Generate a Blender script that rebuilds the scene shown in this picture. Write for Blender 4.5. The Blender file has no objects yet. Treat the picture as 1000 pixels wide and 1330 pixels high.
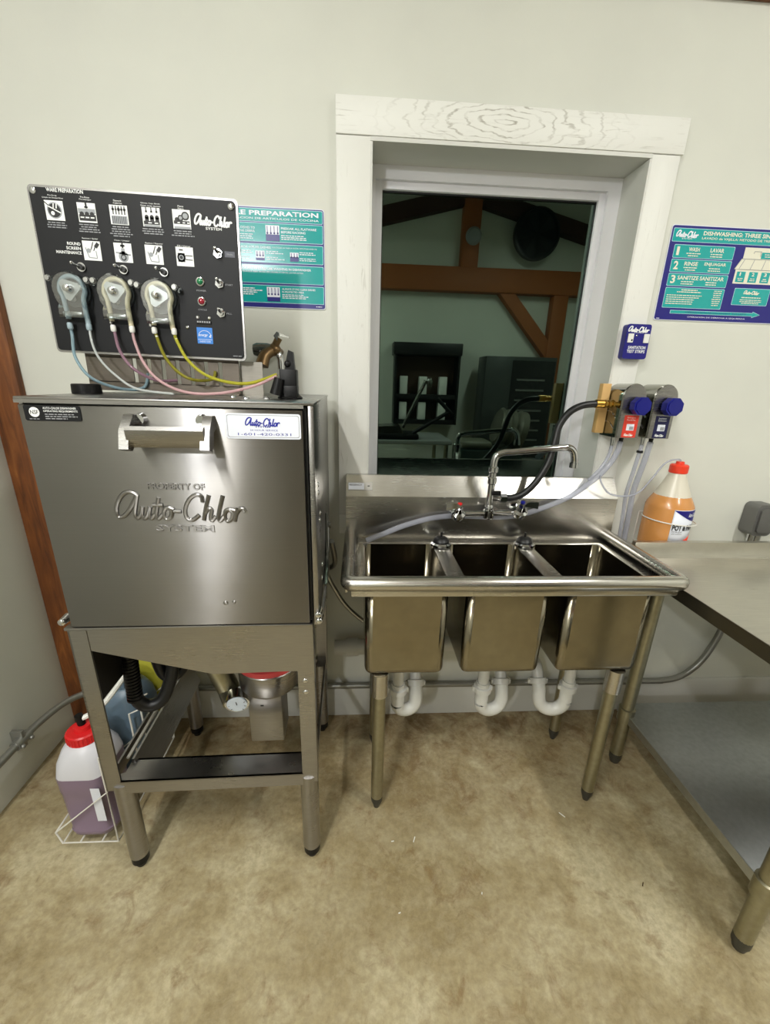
import bpy, bmesh, math, random
from mathutils import Vector, Matrix
random.seed(7)
scn = bpy.context.scene
COL = scn.collection
V = Vector
# ------------------------------------------------------------------ camera
def setup_camera():
    f, p, yw, r = 554.16, 0.33, -0.0653, 0.0275
    cd = bpy.data.cameras.new('camera'); cam = bpy.data.objects.new('camera', cd); COL.objects.link(cam)
    cd.sensor_fit = 'VERTICAL'; cd.sensor_height = 36.0; cd.lens = 36.0 * f / 1330.0
    cd.shift_y = 21.4 / 1330.0; cd.clip_start = 0.02; cd.clip_end = 200
    fw = V((-math.sin(yw) * math.cos(p), math.cos(yw) * math.cos(p), -math.sin(p)))
    rt = V((math.cos(yw), math.sin(yw), 0)); up = rt.cross(fw)
    X = rt * math.cos(r) + up * math.sin(r); Yv = up * math.cos(r) - rt * math.sin(r); Z = -fw
    M = Matrix((X, Yv, Z)).transposed().to_4x4(); M.translation = V((0.0478, -1.5325, 1.3945))
    cam.matrix_world = M; scn.camera = cam
setup_camera()
# ------------------------------------------------------------------ world, lights, exposure
w = bpy.data.worlds.new('night'); scn.world = w; w.use_nodes = True
w.node_tree.nodes['Background'].inputs[0].default_value = (0.012, 0.015, 0.02, 1)
w.node_tree.nodes['Background'].inputs[1].default_value = 0.3
scn.view_settings.view_transform = 'Standard'; scn.view_settings.look = 'None'
scn.view_settings.gamma = 1.0; scn.view_settings.exposure = 0.0; scn.view_settings.use_curve_mapping = False
LAMPS = [((-0.68, -2.15, 2.93), 46.0), ((1.75, -1.85, 2.93), 40.0)]
SPOT = ((-0.98, -3.2, 2.33), 22.0)
LAMP_COL = (1.0, 0.99, 0.94)
# ------------------------------------------------------------------ materials
def s2l(c):
    return tuple(((v / 255.0) / 12.92 if v / 255.0 <= 0.04045 else ((v / 255.0 + 0.055) / 1.055) ** 2.4) for v in c) + (1.0,)
MATS = {}
def mat(name, rgb=(128, 128, 128), rough=0.5, metal=0.0, **kw):
    if name in MATS: return MATS[name]
    m = bpy.data.materials.new(name); m.use_nodes = True; MATS[name] = m
    b = m.node_tree.nodes['Principled BSDF']
    b.inputs['Base Color'].default_value = s2l(rgb); b.inputs['Roughness'].default_value = rough; b.inputs['Metallic'].default_value = metal
    for k, v in kw.items():
        b.inputs[{'spec': 'Specular IOR Level', 'coat': 'Coat Weight', 'trans': 'Transmission Weight', 'alpha': 'Alpha', 'sss': 'Subsurface Weight', 'estr': 'Emission Strength'}[k]].default_value = v
    return m
def nd(m, t, **kw):
    n = m.node_tree.nodes.new(t)
    for k, v in kw.items(): setattr(n, k, v)
    return n
def lk(m, a, b): m.node_tree.links.new(a, b)
def bs(m): return m.node_tree.nodes['Principled BSDF']
def coords(m, scale=(1, 1, 1)):
    tc = nd(m, 'ShaderNodeTexCoord'); mp = nd(m, 'ShaderNodeMapping'); mp.inputs['Scale'].default_value = scale
    lk(m, tc.outputs['Object'], mp.inputs['Vector']); return mp.outputs['Vector']
def noise(m, vec, scale, detail=4, rough=0.55, dist=0.0):
    n = nd(m, 'ShaderNodeTexNoise'); n.inputs['Scale'].default_value = scale; n.inputs['Detail'].default_value = detail
    n.inputs['Roughness'].default_value = rough; n.inputs['Distortion'].default_value = dist
    lk(m, vec, n.inputs['Vector']); return n.outputs['Fac']
def ramp(m, fac, stops):
    r = nd(m, 'ShaderNodeValToRGB'); e = r.color_ramp.elements
    while len(e) < len(stops): e.new(0.5)
    for i, (p, c) in enumerate(stops): e[i].position = p; e[i].color = s2l(c) if max(c) > 1 else tuple(c) + (1,)
    lk(m, fac, r.inputs['Fac']); return r.outputs['Color']
def mixc(m, fac, a, b, mode='MIX'):
    x = nd(m, 'ShaderNodeMix', data_type='RGBA', blend_type=mode)
    if hasattr(fac, 'is_linked'): lk(m, fac, x.inputs[0])
    else: x.inputs[0].default_value = fac
    for s, i in ((a, 6), (b, 7)):
        if hasattr(s, 'is_linked'): lk(m, s, x.inputs[i])
        else: x.inputs[i].default_value = s
    return x.outputs[2]
def bump(m, h, strength=0.1, dist=0.01):
    b = nd(m, 'ShaderNodeBump'); b.inputs['Strength'].default_value = strength; b.inputs['Distance'].default_value = dist
    lk(m, h, b.inputs['Height']); lk(m, b.outputs['Normal'], bs(m).inputs['Normal'])
def mapr(m, v, a, b, c, d):
    n = nd(m, 'ShaderNodeMapRange'); lk(m, v, n.inputs[0])
    for i, x in enumerate((a, b, c, d)): n.inputs[i + 1].default_value = x
    return n.outputs[0]
def steel(name, rgb, r0, r1, brush=(3, 3, 120), aniso=0.0, wav=0.0, axis='Z', con=.86):
    m = mat(name, rgb, r0, 1.0)
    n = noise(m, coords(m, brush), 6, 3)
    big = noise(m, coords(m), 5.0, 3)
    rr = nd(m, 'ShaderNodeMath', operation='MULTIPLY_ADD'); lk(m, n, rr.inputs[0]); rr.inputs[1].default_value = (r1 - r0)
    lk(m, mapr(m, big, .3, .7, r0 * .85, r0 * 1.15), rr.inputs[2]); lk(m, rr.outputs[0], bs(m).inputs['Roughness'])
    c1 = s2l(rgb); c2 = tuple(v * con for v in c1[:3]) + (1,)
    lk(m, mixc(m, mapr(m, n, .3, .7, 0, 1), c1, c2), bs(m).inputs['Base Color'])
    if aniso:
        bs(m).inputs['Anisotropic'].default_value = aniso; bs(m).inputs['Anisotropic Rotation'].default_value = .25
        t = nd(m, 'ShaderNodeTangent', direction_type='RADIAL', axis=axis); lk(m, t.outputs[0], bs(m).inputs['Tangent'])
    if wav: bump(m, noise(m, coords(m, (1, 1, 1)), 7.0, 1), wav, .02)
    return m
STEEL = steel('brushed_steel', (164, 162, 160), .24, .36)
DOORST = steel('door_steel', (146, 144, 142), .34, .37, (1.2, 1.2, 220), aniso=1.0, wav=.035, con=.96)
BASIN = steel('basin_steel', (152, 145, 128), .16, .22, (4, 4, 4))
SINKST = steel('sink_steel', (200, 197, 190), .20, .30, (2, 60, 60))
GALV = steel('galvanised_tube', (172, 168, 146), .30, .42, (8, 8, 8))
TABST = steel('table_steel', (204, 200, 190), .26, .36, (2, 60, 2))
SHELF = steel('shelf_zinc', (190, 194, 196), .34, .46, (10, 10, 10))
CHROME = mat('chrome', (205, 206, 208), .06, 1.0)
DKCH = mat('dark_chrome', (120, 120, 116), .2, 1.0)
COND = mat('conduit_zinc', (150, 150, 144), .38, .7)
BRASS = mat('brass', (190, 150, 70), .28, 1.0)
BRONZE = mat('old_brass', (120, 98, 70), .4, 1.0)
BLACK = mat('black_rubber', (16, 16, 17), .42)
BLKPL = mat('black_plastic', (9, 9, 10), .45, spec=.3)
PANELBK = mat('panel_black', (15, 16, 19), .5, spec=.3)
WHITE = mat('white_print', (236, 238, 236), .5)
OFFW = mat('white_plastic', (228, 228, 222), .38)
PVC = mat('white_pvc', (208, 208, 202), .35)
GREYP = mat('grey_print', (150, 152, 156), .5)
NAVY = mat('navy_print', (22, 18, 118), .32)
TEAL = mat('teal_print', (16, 160, 158), .2)
CREAM = mat('cream_print', (226, 224, 206), .4)
PALEB = mat('pale_border', (170, 214, 226), .35)
LABW = mat('label_white', (226, 230, 240), .35)
RED = mat('red_plastic', (205, 26, 30), .35)
ORRED = mat('orange_red_plastic', (232, 62, 36), .35)
REDLAB = mat('red_label', (214, 60, 44), .4)
NAVYLAB = mat('navy_label', (20, 22, 70), .4)
BLUEK = mat('blue_knob', (10, 17, 118), .28)
EBLUE = mat('energy_blue', (36, 120, 206), .4)
GREENL = mat('green_lens', (10, 120, 70), .15, coat=.6)
REDL = mat('red_lens', (150, 16, 40), .15, coat=.6)
PLY = mat('plywood', (205, 165, 105), .6)
LEAD = mat('grey_box', (120, 120, 118), .45, .6)
WIREW = mat('white_wire', (222, 220, 212), .4)
WIREG = mat('steel_wire', (170, 170, 168), .3, 1.0)
def wall_mat():
    m = mat('wall_paint', (208, 210, 202), .62)
    v = coords(m); n = noise(m, v, 2.2, 4); f = noise(m, v, 160, 2)
    lk(m, ramp(m, n, [(.3, (206, 207, 198)), (.7, (214, 215, 205))]), bs(m).inputs['Base Color']); bump(m, f, .06, .002)
    return m
WALL = wall_mat()
def trim_mat(name, scale, base=(226, 226, 220), dark=(120, 112, 92), lo=.56, hi=.74, knot=False):
    m = mat(name, base, .5)
    v = coords(m, scale)
    n1 = noise(m, v, 5, 6, .62, 1.2); n2 = noise(m, coords(m), 7, 3)
    fac = nd(m, 'ShaderNodeMath', operation='MULTIPLY'); lk(m, mapr(m, n1, lo, hi, 0, .75), fac.inputs[0]); lk(m, mapr(m, n2, .42, .62, .05, 1), fac.inputs[1])
    c = mixc(m, fac.outputs[0], s2l(base), s2l(dark))
    if knot:
        tc = nd(m, 'ShaderNodeTexCoord'); mp = nd(m, 'ShaderNodeMapping'); lk(m, tc.outputs['Object'], mp.inputs['Vector'])
        mp.inputs['Location'].default_value = (-.46 * .7, 0, -2.105 * 2.5); mp.inputs['Scale'].default_value = (.7, 0, 2.5)
        wv = nd(m, 'ShaderNodeTexWave', wave_type='RINGS', rings_direction='SPHERICAL'); wv.inputs['Scale'].default_value = 10; wv.inputs['Distortion'].default_value = 9
        wv.inputs['Detail'].default_value = 4; wv.inputs['Detail Scale'].default_value = 1.4
        lk(m, mp.outputs[0], wv.inputs['Vector'])
        ln = nd(m, 'ShaderNodeVectorMath', operation='LENGTH'); lk(m, mp.outputs[0], ln.inputs[0])
        g = nd(m, 'ShaderNodeMath', operation='MULTIPLY'); lk(m, mapr(m, ln.outputs['Value'], .05, .30, .85, .0), g.inputs[0]); lk(m, mapr(m, wv.outputs['Fac'], .82, 1, 0, .8), g.inputs[1])
        g2 = nd(m, 'ShaderNodeMath', operation='MULTIPLY'); lk(m, g.outputs[0], g2.inputs[0]); lk(m, mapr(m, noise(m, coords(m), 30, 3), .4, .6, .2, 1), g2.inputs[1])
        c = mixc(m, g2.outputs[0], c, s2l((112, 104, 82)))
    lk(m, c, bs(m).inputs['Base Color']); bump(m, n1, .12, .002)
    return m
TRIMH = trim_mat('trim_grain_horizontal', (1.6, 8, 22), knot=True)
TRIMV = trim_mat('trim_grain_vertical', (16, 8, 2.0), base=(222, 222, 216), lo=.6, hi=.8)
JAMB = mat('jamb_paint', (206, 206, 200), .5)
VINYL = mat('vinyl_frame', (226, 226, 230), .35)
def wood_mat():
    m = mat('timber', (120, 66, 26), .6)
    n = noise(m, coords(m, (14, 14, 1.6)), 3, 6, .6, 1.0); b = noise(m, coords(m), 3.5, 3)
    c = ramp(m, n, [(.25, (70, 36, 14)), (.55, (128, 74, 30)), (.8, (160, 102, 48))])
    lk(m, mixc(m, mapr(m, b, .35, .65, 0, .55), c, s2l((70, 34, 14))), bs(m).inputs['Base Color']); bump(m, n, .2, .003)
    return m
TIMBER = wood_mat()
def floor_mat():
    m = mat('stained_concrete', (150, 132, 98), .42)
    v = coords(m)
    a = noise(m, v, 4.5, 12, .68, .3); b = noise(m, v, 1.1, 5, .6, .8); c = noise(m, v, 55, 4, .7); d = noise(m, v, 9, 7, .68, .6)
    base = ramp(m, a, [(.30, (126, 110, 74)), (.45, (170, 156, 120)), (.58, (190, 179, 145)), (.75, (206, 197, 166))])
    base = mixc(m, mapr(m, b, .44, .64, 0, .45), base, s2l((126, 108, 68)))
    base = mixc(m, mapr(m, d, .56, .70, 0, .7), base, s2l((112, 80, 36)))
    # rusty wear where water gathers along the wall
    sp = nd(m, 'ShaderNodeSeparateXYZ'); lk(m, v, sp.inputs[0])
    e = nd(m, 'ShaderNodeMath', operation='MULTIPLY'); lk(m, mapr(m, sp.outputs['Y'], -.62, -.06, 0, .85), e.inputs[0]); lk(m, mapr(m, d, .38, .6, .25, 1), e.inputs[1])
    base = mixc(m, e.outputs[0], base, s2l((110, 82, 44)))
    base = mixc(m, mapr(m, c, .38, .62, .35, 0), base, s2l((112, 98, 70)))
    e2 = noise(m, v, 22, 8, .75, .5); base = mixc(m, mapr(m, e2, .48, .70, 0, .30), base, s2l((196, 186, 158)))
    e3 = noise(m, v, 14, 9, .75, .8); base = mixc(m, mapr(m, e3, .58, .72, 0, .5), base, s2l((98, 74, 40)))
    lk(m, base, bs(m).inputs['Base Color']); lk(m, mapr(m, a, .3, .7, .36, .56), bs(m).inputs['Roughness'])
    bump(m, c, .08, .002)
    return m
FLOOR = floor_mat()
def glassy(name, tint, fac, rough=0.03, gl=(255, 255, 255), fres=True):
    m = bpy.data.materials.new(name); m.use_nodes = True; nt = m.node_tree; nt.nodes.clear(); MATS[name] = m
    o = nt.nodes.new('ShaderNodeOutputMaterial'); t = nt.nodes.new('ShaderNodeBsdfTransparent'); t.inputs[0].default_value = s2l(tint)
    g = nt.nodes.new('ShaderNodeBsdfGlossy'); g.inputs['Roughness'].default_value = rough; g.inputs[0].default_value = s2l(gl)
    x = nt.nodes.new('ShaderNodeMixShader'); nt.links.new(t.outputs[0], x.inputs[1]); nt.links.new(g.outputs[0], x.inputs[2]); nt.links.new(x.outputs[0], o.inputs[0])
    if fres:
        lw = nt.nodes.new('ShaderNodeLayerWeight'); lw.inputs[0].default_value = .25
        ma = nt.nodes.new('ShaderNodeMath'); ma.operation = 'MULTIPLY_ADD'; nt.links.new(lw.outputs['Fresnel'], ma.inputs[0]); ma.inputs[1].default_value = 1.0; ma.inputs[2].default_value = fac
        ma.use_clamp = True; nt.links.new(ma.outputs[0], x.inputs[0])
    else: x.inputs[0].default_value = fac
    return m
PANE = glassy('window_glass', (120, 150, 138), .145, 0.0, (222, 252, 234))
def plastic(name, tint, body, fac, rough=.12):
    """clear or milky plastic: see-through tint mixed with a coloured glossy skin"""
    m = bpy.data.materials.new(name); m.use_nodes = True; nt = m.node_tree; MATS[name] = m
    p = nt.nodes['Principled BSDF']; p.inputs['Base Color'].default_value = s2l(body); p.inputs['Roughness'].default_value = rough
    o = nt.nodes['Material Output']; t = nt.nodes.new('ShaderNodeBsdfTransparent'); t.inputs[0].default_value = s2l(tint)
    x = nt.nodes.new('ShaderNodeMixShader'); x.inputs[0].default_value = fac
    nt.links.new(t.outputs[0], x.inputs[1]); nt.links.new(p.outputs[0], x.inputs[2]); nt.links.new(x.outputs[0], o.inputs[0])
    return m
CLEAR = plastic('clear_tube', (228, 230, 236), (204, 206, 216), .36)
CLEARP = glassy('clear_pump_cover', (240, 244, 244), .17, .16)
TBLUE = plastic('blue_tube', (178, 200, 208), (150, 176, 186), .55)
TCLR = plastic('milky_tube', (220, 225, 225), (206, 210, 208), .6)
TPURP = plastic('purple_tube', (180, 154, 170), (170, 136, 152), .5)
TPINK = plastic('pink_tube', (236, 206, 210), (222, 188, 190), .55)
TOLIVE = plastic('olive_tube', (176, 172, 70), (158, 152, 52), .55)
TYEL = plastic('yellow_tube', (214, 212, 90), (198, 194, 70), .55)
AMBER = mat('amber_liquid', (205, 142, 78), .25, coat=.3)
MILK = mat('milky_bottle', (214, 208, 192), .3)
LILAC = mat('lilac_liquid', (130, 112, 132), .3)
JUGW = mat('jug_plastic', (206, 206, 212), .32)
JBLUE = mat('blue_jug', (96, 116, 132), .35)
JYEL = mat('yellow_jug', (176, 172, 58), .4)
# ------------------------------------------------------------------ builders
class G:
    """collects shapes into one mesh"""
    def __init__(s): s.b = bmesh.new()
    def box(s, x0, x1, y0, y1, z0, z1, bev=0.0, seg=2):
        r = bmesh.ops.create_cube(s.b, size=1.0); vs = r['verts']
        M = Matrix.Translation(((x0 + x1) / 2, (y0 + y1) / 2, (z0 + z1) / 2)) @ Matrix.Diagonal((abs(x1 - x0), abs(y1 - y0), abs(z1 - z0), 1))
        bmesh.ops.transform(s.b, matrix=M, verts=vs)
        if bev:
            es = list({e for v in vs for e in v.link_edges}); bmesh.ops.bevel(s.b, geom=es, offset=bev, segments=seg, profile=.5, affect='EDGES')
        return s
    def cyl(s, p0, p1, r, r2=None, seg=16, cap=True):
        p0, p1 = V(p0), V(p1); d = p1 - p0
        if d.length < 1e-7: return s
        M = Matrix.Translation((p0 + p1) / 2) @ d.to_track_quat('Z', 'Y').to_matrix().to_4x4()
        bmesh.ops.create_cone(s.b, cap_ends=cap, segments=seg, radius1=r, radius2=r if r2 is None else r2, depth=d.length, matrix=M); return s
    def sph(s, c, r, sc=(1, 1, 1), seg=14):
        M = Matrix.Translation(c) @ Matrix.Diagonal((sc[0], sc[1], sc[2], 1)); bmesh.ops.create_uvsphere(s.b, u_segments=seg, v_segments=max(6, seg // 2), radius=r, matrix=M); return s
    def lathe(s, o, prof, axis=(0, 0, 1), seg=24):
        """prof: (radius, height) along axis"""
        M = Matrix.Translation(o) @ V(axis).to_track_quat('Z', 'Y').to_matrix().to_4x4(); rings = []
        for r, h in prof: rings.append([s.b.verts.new(M @ V((max(r, 1e-5) * math.cos(2 * math.pi * k / seg), max(r, 1e-5) * math.sin(2 * math.pi * k / seg), h))) for k in range(seg)])
        for a, c in zip(rings, rings[1:]):
            for k in range(seg): s.b.faces.new((a[k], a[(k + 1) % seg], c[(k + 1) % seg], c[k]))
        s.b.faces.new(rings[0][::-1]); s.b.faces.new(rings[-1]); return s
    def tube(s, pts, r, seg=10, sub=6, closed=False, smooth=True):
        P = [V(p) for p in pts]
        if smooth and len(P) > 2:
            Q = []; n = len(P); rng = n if closed else n - 1
            for i in range(rng):
                p0 = P[(i - 1) % n] if (closed or i > 0) else P[0]; p1 = P[i]; p2 = P[(i + 1) % n]; p3 = P[(i + 2) % n] if (closed or i + 2 < n) else P[-1]
                for k in range(sub):
                    t = k / sub; Q.append(.5 * ((2 * p1) + (p2 - p0) * t + (2 * p0 - 5 * p1 + 4 * p2 - p3) * t * t + (3 * p1 - p0 - 3 * p2 + p3) * t ** 3))
            if not closed: Q.append(P[-1])
            P = Q
        n = len(P); rings = []; up = None
        for i in range(n):
            if closed: d = (P[(i + 1) % n] - P[i - 1])
            else: d = P[min(i + 1, n - 1)] - P[max(i - 1, 0)]
            d.normalize()
            if up is None: up = d.orthogonal().normalized()
            up = (up - d * up.dot(d)); up = up.normalized() if up.length > 1e-6 else d.orthogonal().normalized()
            sd = d.cross(up); rr = r(i / (n - 1)) if callable(r) else r
            rings.append([s.b.verts.new(P[i] + up * (rr * math.cos(2 * math.pi * k / seg)) + sd * (rr * math.sin(2 * math.pi * k / seg))) for k in range(seg)])
        for i in range(n if closed else n - 1):
            a, c = rings[i], rings[(i + 1) % n]
            for k in range(seg): s.b.faces.new((a[k], a[(k + 1) % seg], c[(k + 1) % seg], c[k]))
        if not closed: s.b.faces.new(rings[0][::-1]); s.b.faces.new(rings[-1])
        return s
    def prism(s, poly, a0, a1, axis='x'):
        """extrude a polygon: axis x -> poly in (y,z); axis y -> (x,z); axis z -> (x,y)"""
        f = {'x': lambda a, p: (a, p[0], p[1]), 'y': lambda a, p: (p[0], a, p[1]), 'z': lambda a, p: (p[0], p[1], a)}[axis]
        A = [s.b.verts.new(f(a0, p)) for p in poly]; C = [s.b.verts.new(f(a1, p)) for p in poly]; n = len(poly)
        s.b.faces.new(A); s.b.faces.new(C[::-1])
        for i in range(n): s.b.faces.new((A[i], C[i], C[(i + 1) % n], A[(i + 1) % n]))
        return s
    def face(s, pts): s.b.faces.new([s.b.verts.new(p) for p in pts]); return s
    def helix(s, pts, r, seg=8): return s.tube(pts, r, seg)
    def done(s, name, m, parent=None, label=None, ang=35):
        bmesh.ops.recalc_face_normals(s.b, faces=s.b.faces)
        me = bpy.data.meshes.new(name); s.b.to_mesh(me); s.b.free()
        return link(name, me, m, parent, label, ang)
def link(name, me, m, parent=None, label=None, ang=35):
    me.materials.clear(); me.materials.append(m)
    if ang:
        me.polygons.foreach_set('use_smooth', [True] * len(me.polygons)); me.set_sharp_from_angle(angle=math.radians(ang))
    o = bpy.data.objects.new(name, me); COL.objects.link(o)
    if parent is not None: par(o, parent)
    if label: o['label'] = label
    return o
def wpos(o):
    p = V(o.location)
    if o.parent is not None and o.type == 'EMPTY': p = p
    return p
def par(o, p):
    o.parent = p
    base = ROOTLOC.get(p.name, V((0, 0, 0)))
    o.matrix_parent_inverse = Matrix.Translation(-base)
ROOTLOC = {}
def thing(name, label, cat, loc=(0, 0, 0), group=None, kind=None):
    o = bpy.data.objects.new(name, None); COL.objects.link(o); o.location = loc; o.empty_display_size = .05
    ROOTLOC[o.name] = V(loc); tag(o, label, cat, group, kind); return o
def tag(o, label=None, cat=None, group=None, kind=None):
    if label: o['label'] = label
    if cat: o['category'] = cat
    if group: o['group'] = group
    if kind: o['kind'] = kind
    return o
def struct(o, label=None): o['kind'] = 'structure'; return tag(o, label)
def rrect(x0, x1, z0, z1, r, n=5):
    P = []
    for cx, cz, a in ((x1 - r, z1 - r, 0), (x0 + r, z1 - r, 90), (x0 + r, z0 + r, 180), (x1 - r, z0 + r, 270)):
        for k in range(n + 1): t = math.radians(a + 90 * k / n); P.append((cx + r * math.cos(t), cz + r * math.sin(t)))
    return P
FC = {}
def text(body, x0, z0, w_, h_, y, m, parent, name='lettering', shear=0.0, bold=0.0, ext=0.0, bevel=0.0, slope=0.0, label=None, res=2, T=None):
    """flat lettering in a plane facing -y, fitted in a box w_ x h_ whose lower left corner is (x0, z0)"""
    c = bpy.data.curves.new('t', 'FONT'); c.body = body; c.size = 1; c.shear = shear; c.offset = bold; c.extrude = ext; c.bevel_depth = bevel; c.bevel_resolution = 1; c.resolution_u = res
    c.fill_mode = 'BOTH'; c.align_x = 'LEFT'
    o = bpy.data.objects.new('t', c); me = bpy.data.meshes.new_from_object(o); bpy.data.objects.remove(o); bpy.data.curves.remove(c)
    xs = [v.co.x for v in me.vertices]; ys = [v.co.y for v in me.vertices]
    ax, bx_, ay, by = min(xs), max(xs), min(ys), max(ys); sx = w_ / (bx_ - ax); sy = h_ / (by - ay)
    for v in me.vertices:
        lx = (v.co.x - ax) * sx; p = V((x0 + lx, y - v.co.z * sy, z0 + (v.co.y - ay) * sy + slope * lx))
        v.co = T @ p if T is not None else p
    return link(name, me, m, parent, label, 30 if ext or bevel else 0)
LOGO = [[(.165, .185), (.13, .215), (.08, .215), (.035, .17), (.005, .09), (.012, .015), (.05, .01), (.095, .06), (.135, .14), (.158, .195)], [(.158, .195), (.148, .12), (.14, .04), (.155, .0), (.185, .035), (.197, .10)],
        [(.197, .10), (.192, .035), (.208, .0), (.235, .03), (.252, .10)], [(.252, .10), (.246, .035), (.262, .0), (.29, .04)], [(.315, .18), (.303, .09), (.298, .03), (.315, .0), (.345, .04)], [(.272, .115), (.35, .118)],
        [(.392, .10), (.362, .085), (.355, .035), (.378, .0), (.408, .02), (.415, .07), (.392, .10), (.43, .085)], [(.43, .07), (.485, .07)],
        [(.645, .155), (.635, .20), (.595, .215), (.545, .175), (.515, .09), (.53, .015), (.575, .0), (.625, .045)], [(.69, .215), (.672, .11), (.66, .0)], [(.663, .05), (.69, .10), (.715, .09), (.71, .03), (.722, .0), (.748, .04)],
        [(.795, .215), (.778, .11), (.77, .03), (.785, .0), (.81, .04)], [(.855, .10), (.825, .085), (.818, .035), (.84, .0), (.872, .02), (.878, .07), (.855, .10), (.895, .09)], [(.908, .115), (.905, .06), (.898, .0)], [(.903, .05), (.925, .10), (.955, .11), (.975, .085)]]
def logo(x0, z0, w_, h_, y, m, parent, name='logo_lettering', wt=.012, depth=.0004, slope=-.03, shear=.22):
    '''the maker's name as connected script strokes, lying on a plane facing -y'''
    g = G(); k = w_ / 1.02; kz = h_ / .235
    for st_ in LOGO: g.tube([(x0 + (p[0] + shear * p[1] * .6) * k, 0, z0 + (p[1] + .01) * kz + slope * p[0] * k) for p in st_], wt * k, 8, 5)
    for v in g.b.verts: v.co.y = y - .0001 + v.co.y / (wt * k) * depth
    return g.done(name, m, parent)
def plate(name, x0, x1, z0, z1, y, t, m, parent, r=0.0, label=None):
    g = G()
    if r: g.prism(rrect(x0, x1, z0, z1, r), y - t, y, 'y')
    else: g.box(x0, x1, y - t, y, z0, z1)
    return g.done(name, m, parent, label, 30)
def hexa(c, r, n=6, rot=0): return [(c[0] + r * math.cos(rot + 2 * math.pi * k / n), c[1] + r * math.sin(rot + 2 * math.pi * k / n)) for k in range(n)]
def fine_print(parent, x0, x1, z, n, dz, y, m, h=.0022, align='c', name='fine_print', t=.0004):
    """lines of print too small to read"""
    g = G()
    for i in range(n):
        wd = (x1 - x0) * (1 - .35 * random.random()); s = x0 + (x1 - x0 - wd) / 2 if align == 'c' else x0
        x = s
        while x < s + wd:
            l = min(.004 + .008 * random.random(), s + wd - x); g.box(x, x + l, y - t, y, z - i * dz - h / 2, z - i * dz + h / 2); x += l + .0018
    o = g.done(name, m, parent, ang=0); o['kind'] = 'stuff'; return o
# ================================================================== THE ROOM
XL, XR, YF, ZC = -1.14, 2.75, -3.62, 3.4
WX0, WX1, WZ0, WZ1 = .0753, .914, .95, 2.057
struct(G().box(XL - .2, XR + .1, YF - .1, .3, -.06, 0).done('floor', FLOOR), 'stained tan concrete floor')
g = G().box(XL - .2, WX0, 0, .24, 0, ZC).box(WX1, XR + .1, 0, .24, 0, ZC).box(WX0, WX1, 0, .24, WZ1, ZC).box(WX0, WX1, 0, .24, 0, WZ0)
struct(g.done('wall_back', WALL), 'off-white painted wall with the window')
struct(G().box(XL - .12, XL, YF, -.0005, 0, ZC).done('wall_left', WALL))
struct(G().box(XR, XR + .1, YF, 0, 0, ZC).done('wall_right', WALL))
struct(G().box(XL - .12, XR + .1, YF - .1, YF, 0, ZC).done('wall_front', WALL))
struct(G().box(XL - .12, XR + .1, YF - .1, .24, ZC, ZC + .08).done('ceiling', mat('ceiling_paint', (196, 194, 182), .7)))
BB = mat('baseboard_paint', (206, 206, 200), .5)
struct(G().box(-1.04, XR, -.012, 0, 0, .163, .003).done('baseboard_back', BB), 'white baseboard under the sink')
# timber post in the corner, rough drywall edge beside it, timber above the wall
struct(G().box(XL, -1.043, -.028, 0, 0, ZC, .004).done('trim_1', TIMBER), 'rough brown timber post in the left corner')
struct(G().box(-1.04, XR, -.02, 0, 2.417, 2.62, .004).done('trim_2', TIMBER), 'dark timber plate along the top of the wall')
# window casing
struct(G().box(-.024, 1.008, -.022, 0, 2.058, 2.146, .002).done('trim_3', TRIMH), 'whitewashed head board with a large knot')
struct(G().box(-.024, WX0, -.02, 0, .93, 2.0565, .002).done('trim_4', TRIMV), 'whitewashed left casing board')
struct(G().box(WX1, 1.0, -.02, 0, .93, 2.0565, .002).done('trim_5', TRIMV), 'whitewashed right casing board')
struct(G().box(-.024, 1.0, -.02, 0, .855, .929, .002).done('trim_6', TRIMH), 'apron board below the window')
win = thing('window_1', 'dark window with white vinyl frame in a deep white reveal', None, ((WX0 + WX1) / 2, .1, WZ0), kind='structure')
for nm, b in (('jamb', (WX0 - .001, WX0 + .006, -.019, .117)), ('jamb', (WX1 - .006, WX1 + .001, -.019, .117))):
    G().box(b[0], b[1], b[2], b[3], WZ0 + .013, WZ1 - .011).done(nm, JAMB, win)
G().box(WX0 - .001, WX1 + .001, -.019, .117, WZ1 - .010, WZ1 + .0005).done('head_jamb', JAMB, win)
G().box(WX0 - .001, WX1 + .001, -.019, .117, WZ0 - .001, WZ0 + .012).done('window_sill', JAMB, win)
fx0, fx1, fz0, fz1 = .118, .843, 1.0, 1.988
o_ = [(WX0, WX1, fz1 + .02, WZ1), (WX0, WX1, WZ0, fz0 - .02)]
g = G().box(WX0, fx0 - .022, .118, .19, WZ0, WZ1).box(fx1 + .022, WX1, .118, .19, WZ0, WZ1).box(fx0 - .022, fx1 + .022, .118, .19, fz1 + .022, WZ1).box(fx0 - .022, fx1 + .022, .118, .19, WZ0, fz0 - .022)
g.done('window_frame', VINYL, win)
g = G().box(fx0 - .024, fx0, .132, .18, fz0 - .023, fz1 + .023, .001).box(fx1, fx1 + .024, .132, .18, fz0 - .023, fz1 + .023, .001).box(fx0, fx1, .132, .18, fz1, fz1 + .023, .001).box(fx0, fx1, .132, .18, fz0 - .023, fz0, .001)
g.done('sash', VINYL, win)
G().box(fx0 - .004, fx1 + .004, .150, .154, fz0 - .004, fz1 + .004).done('glass_pane', PANE, win)
g = G().box(fx0, fx0 + .003, .144, .1495, fz0, fz1).box(fx1 - .003, fx1, .144, .1495, fz0, fz1).box(fx0 + .003, fx1 - .003, .144, .1495, fz1 - .004, fz1).done('gasket', BLACK, win)
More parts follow.
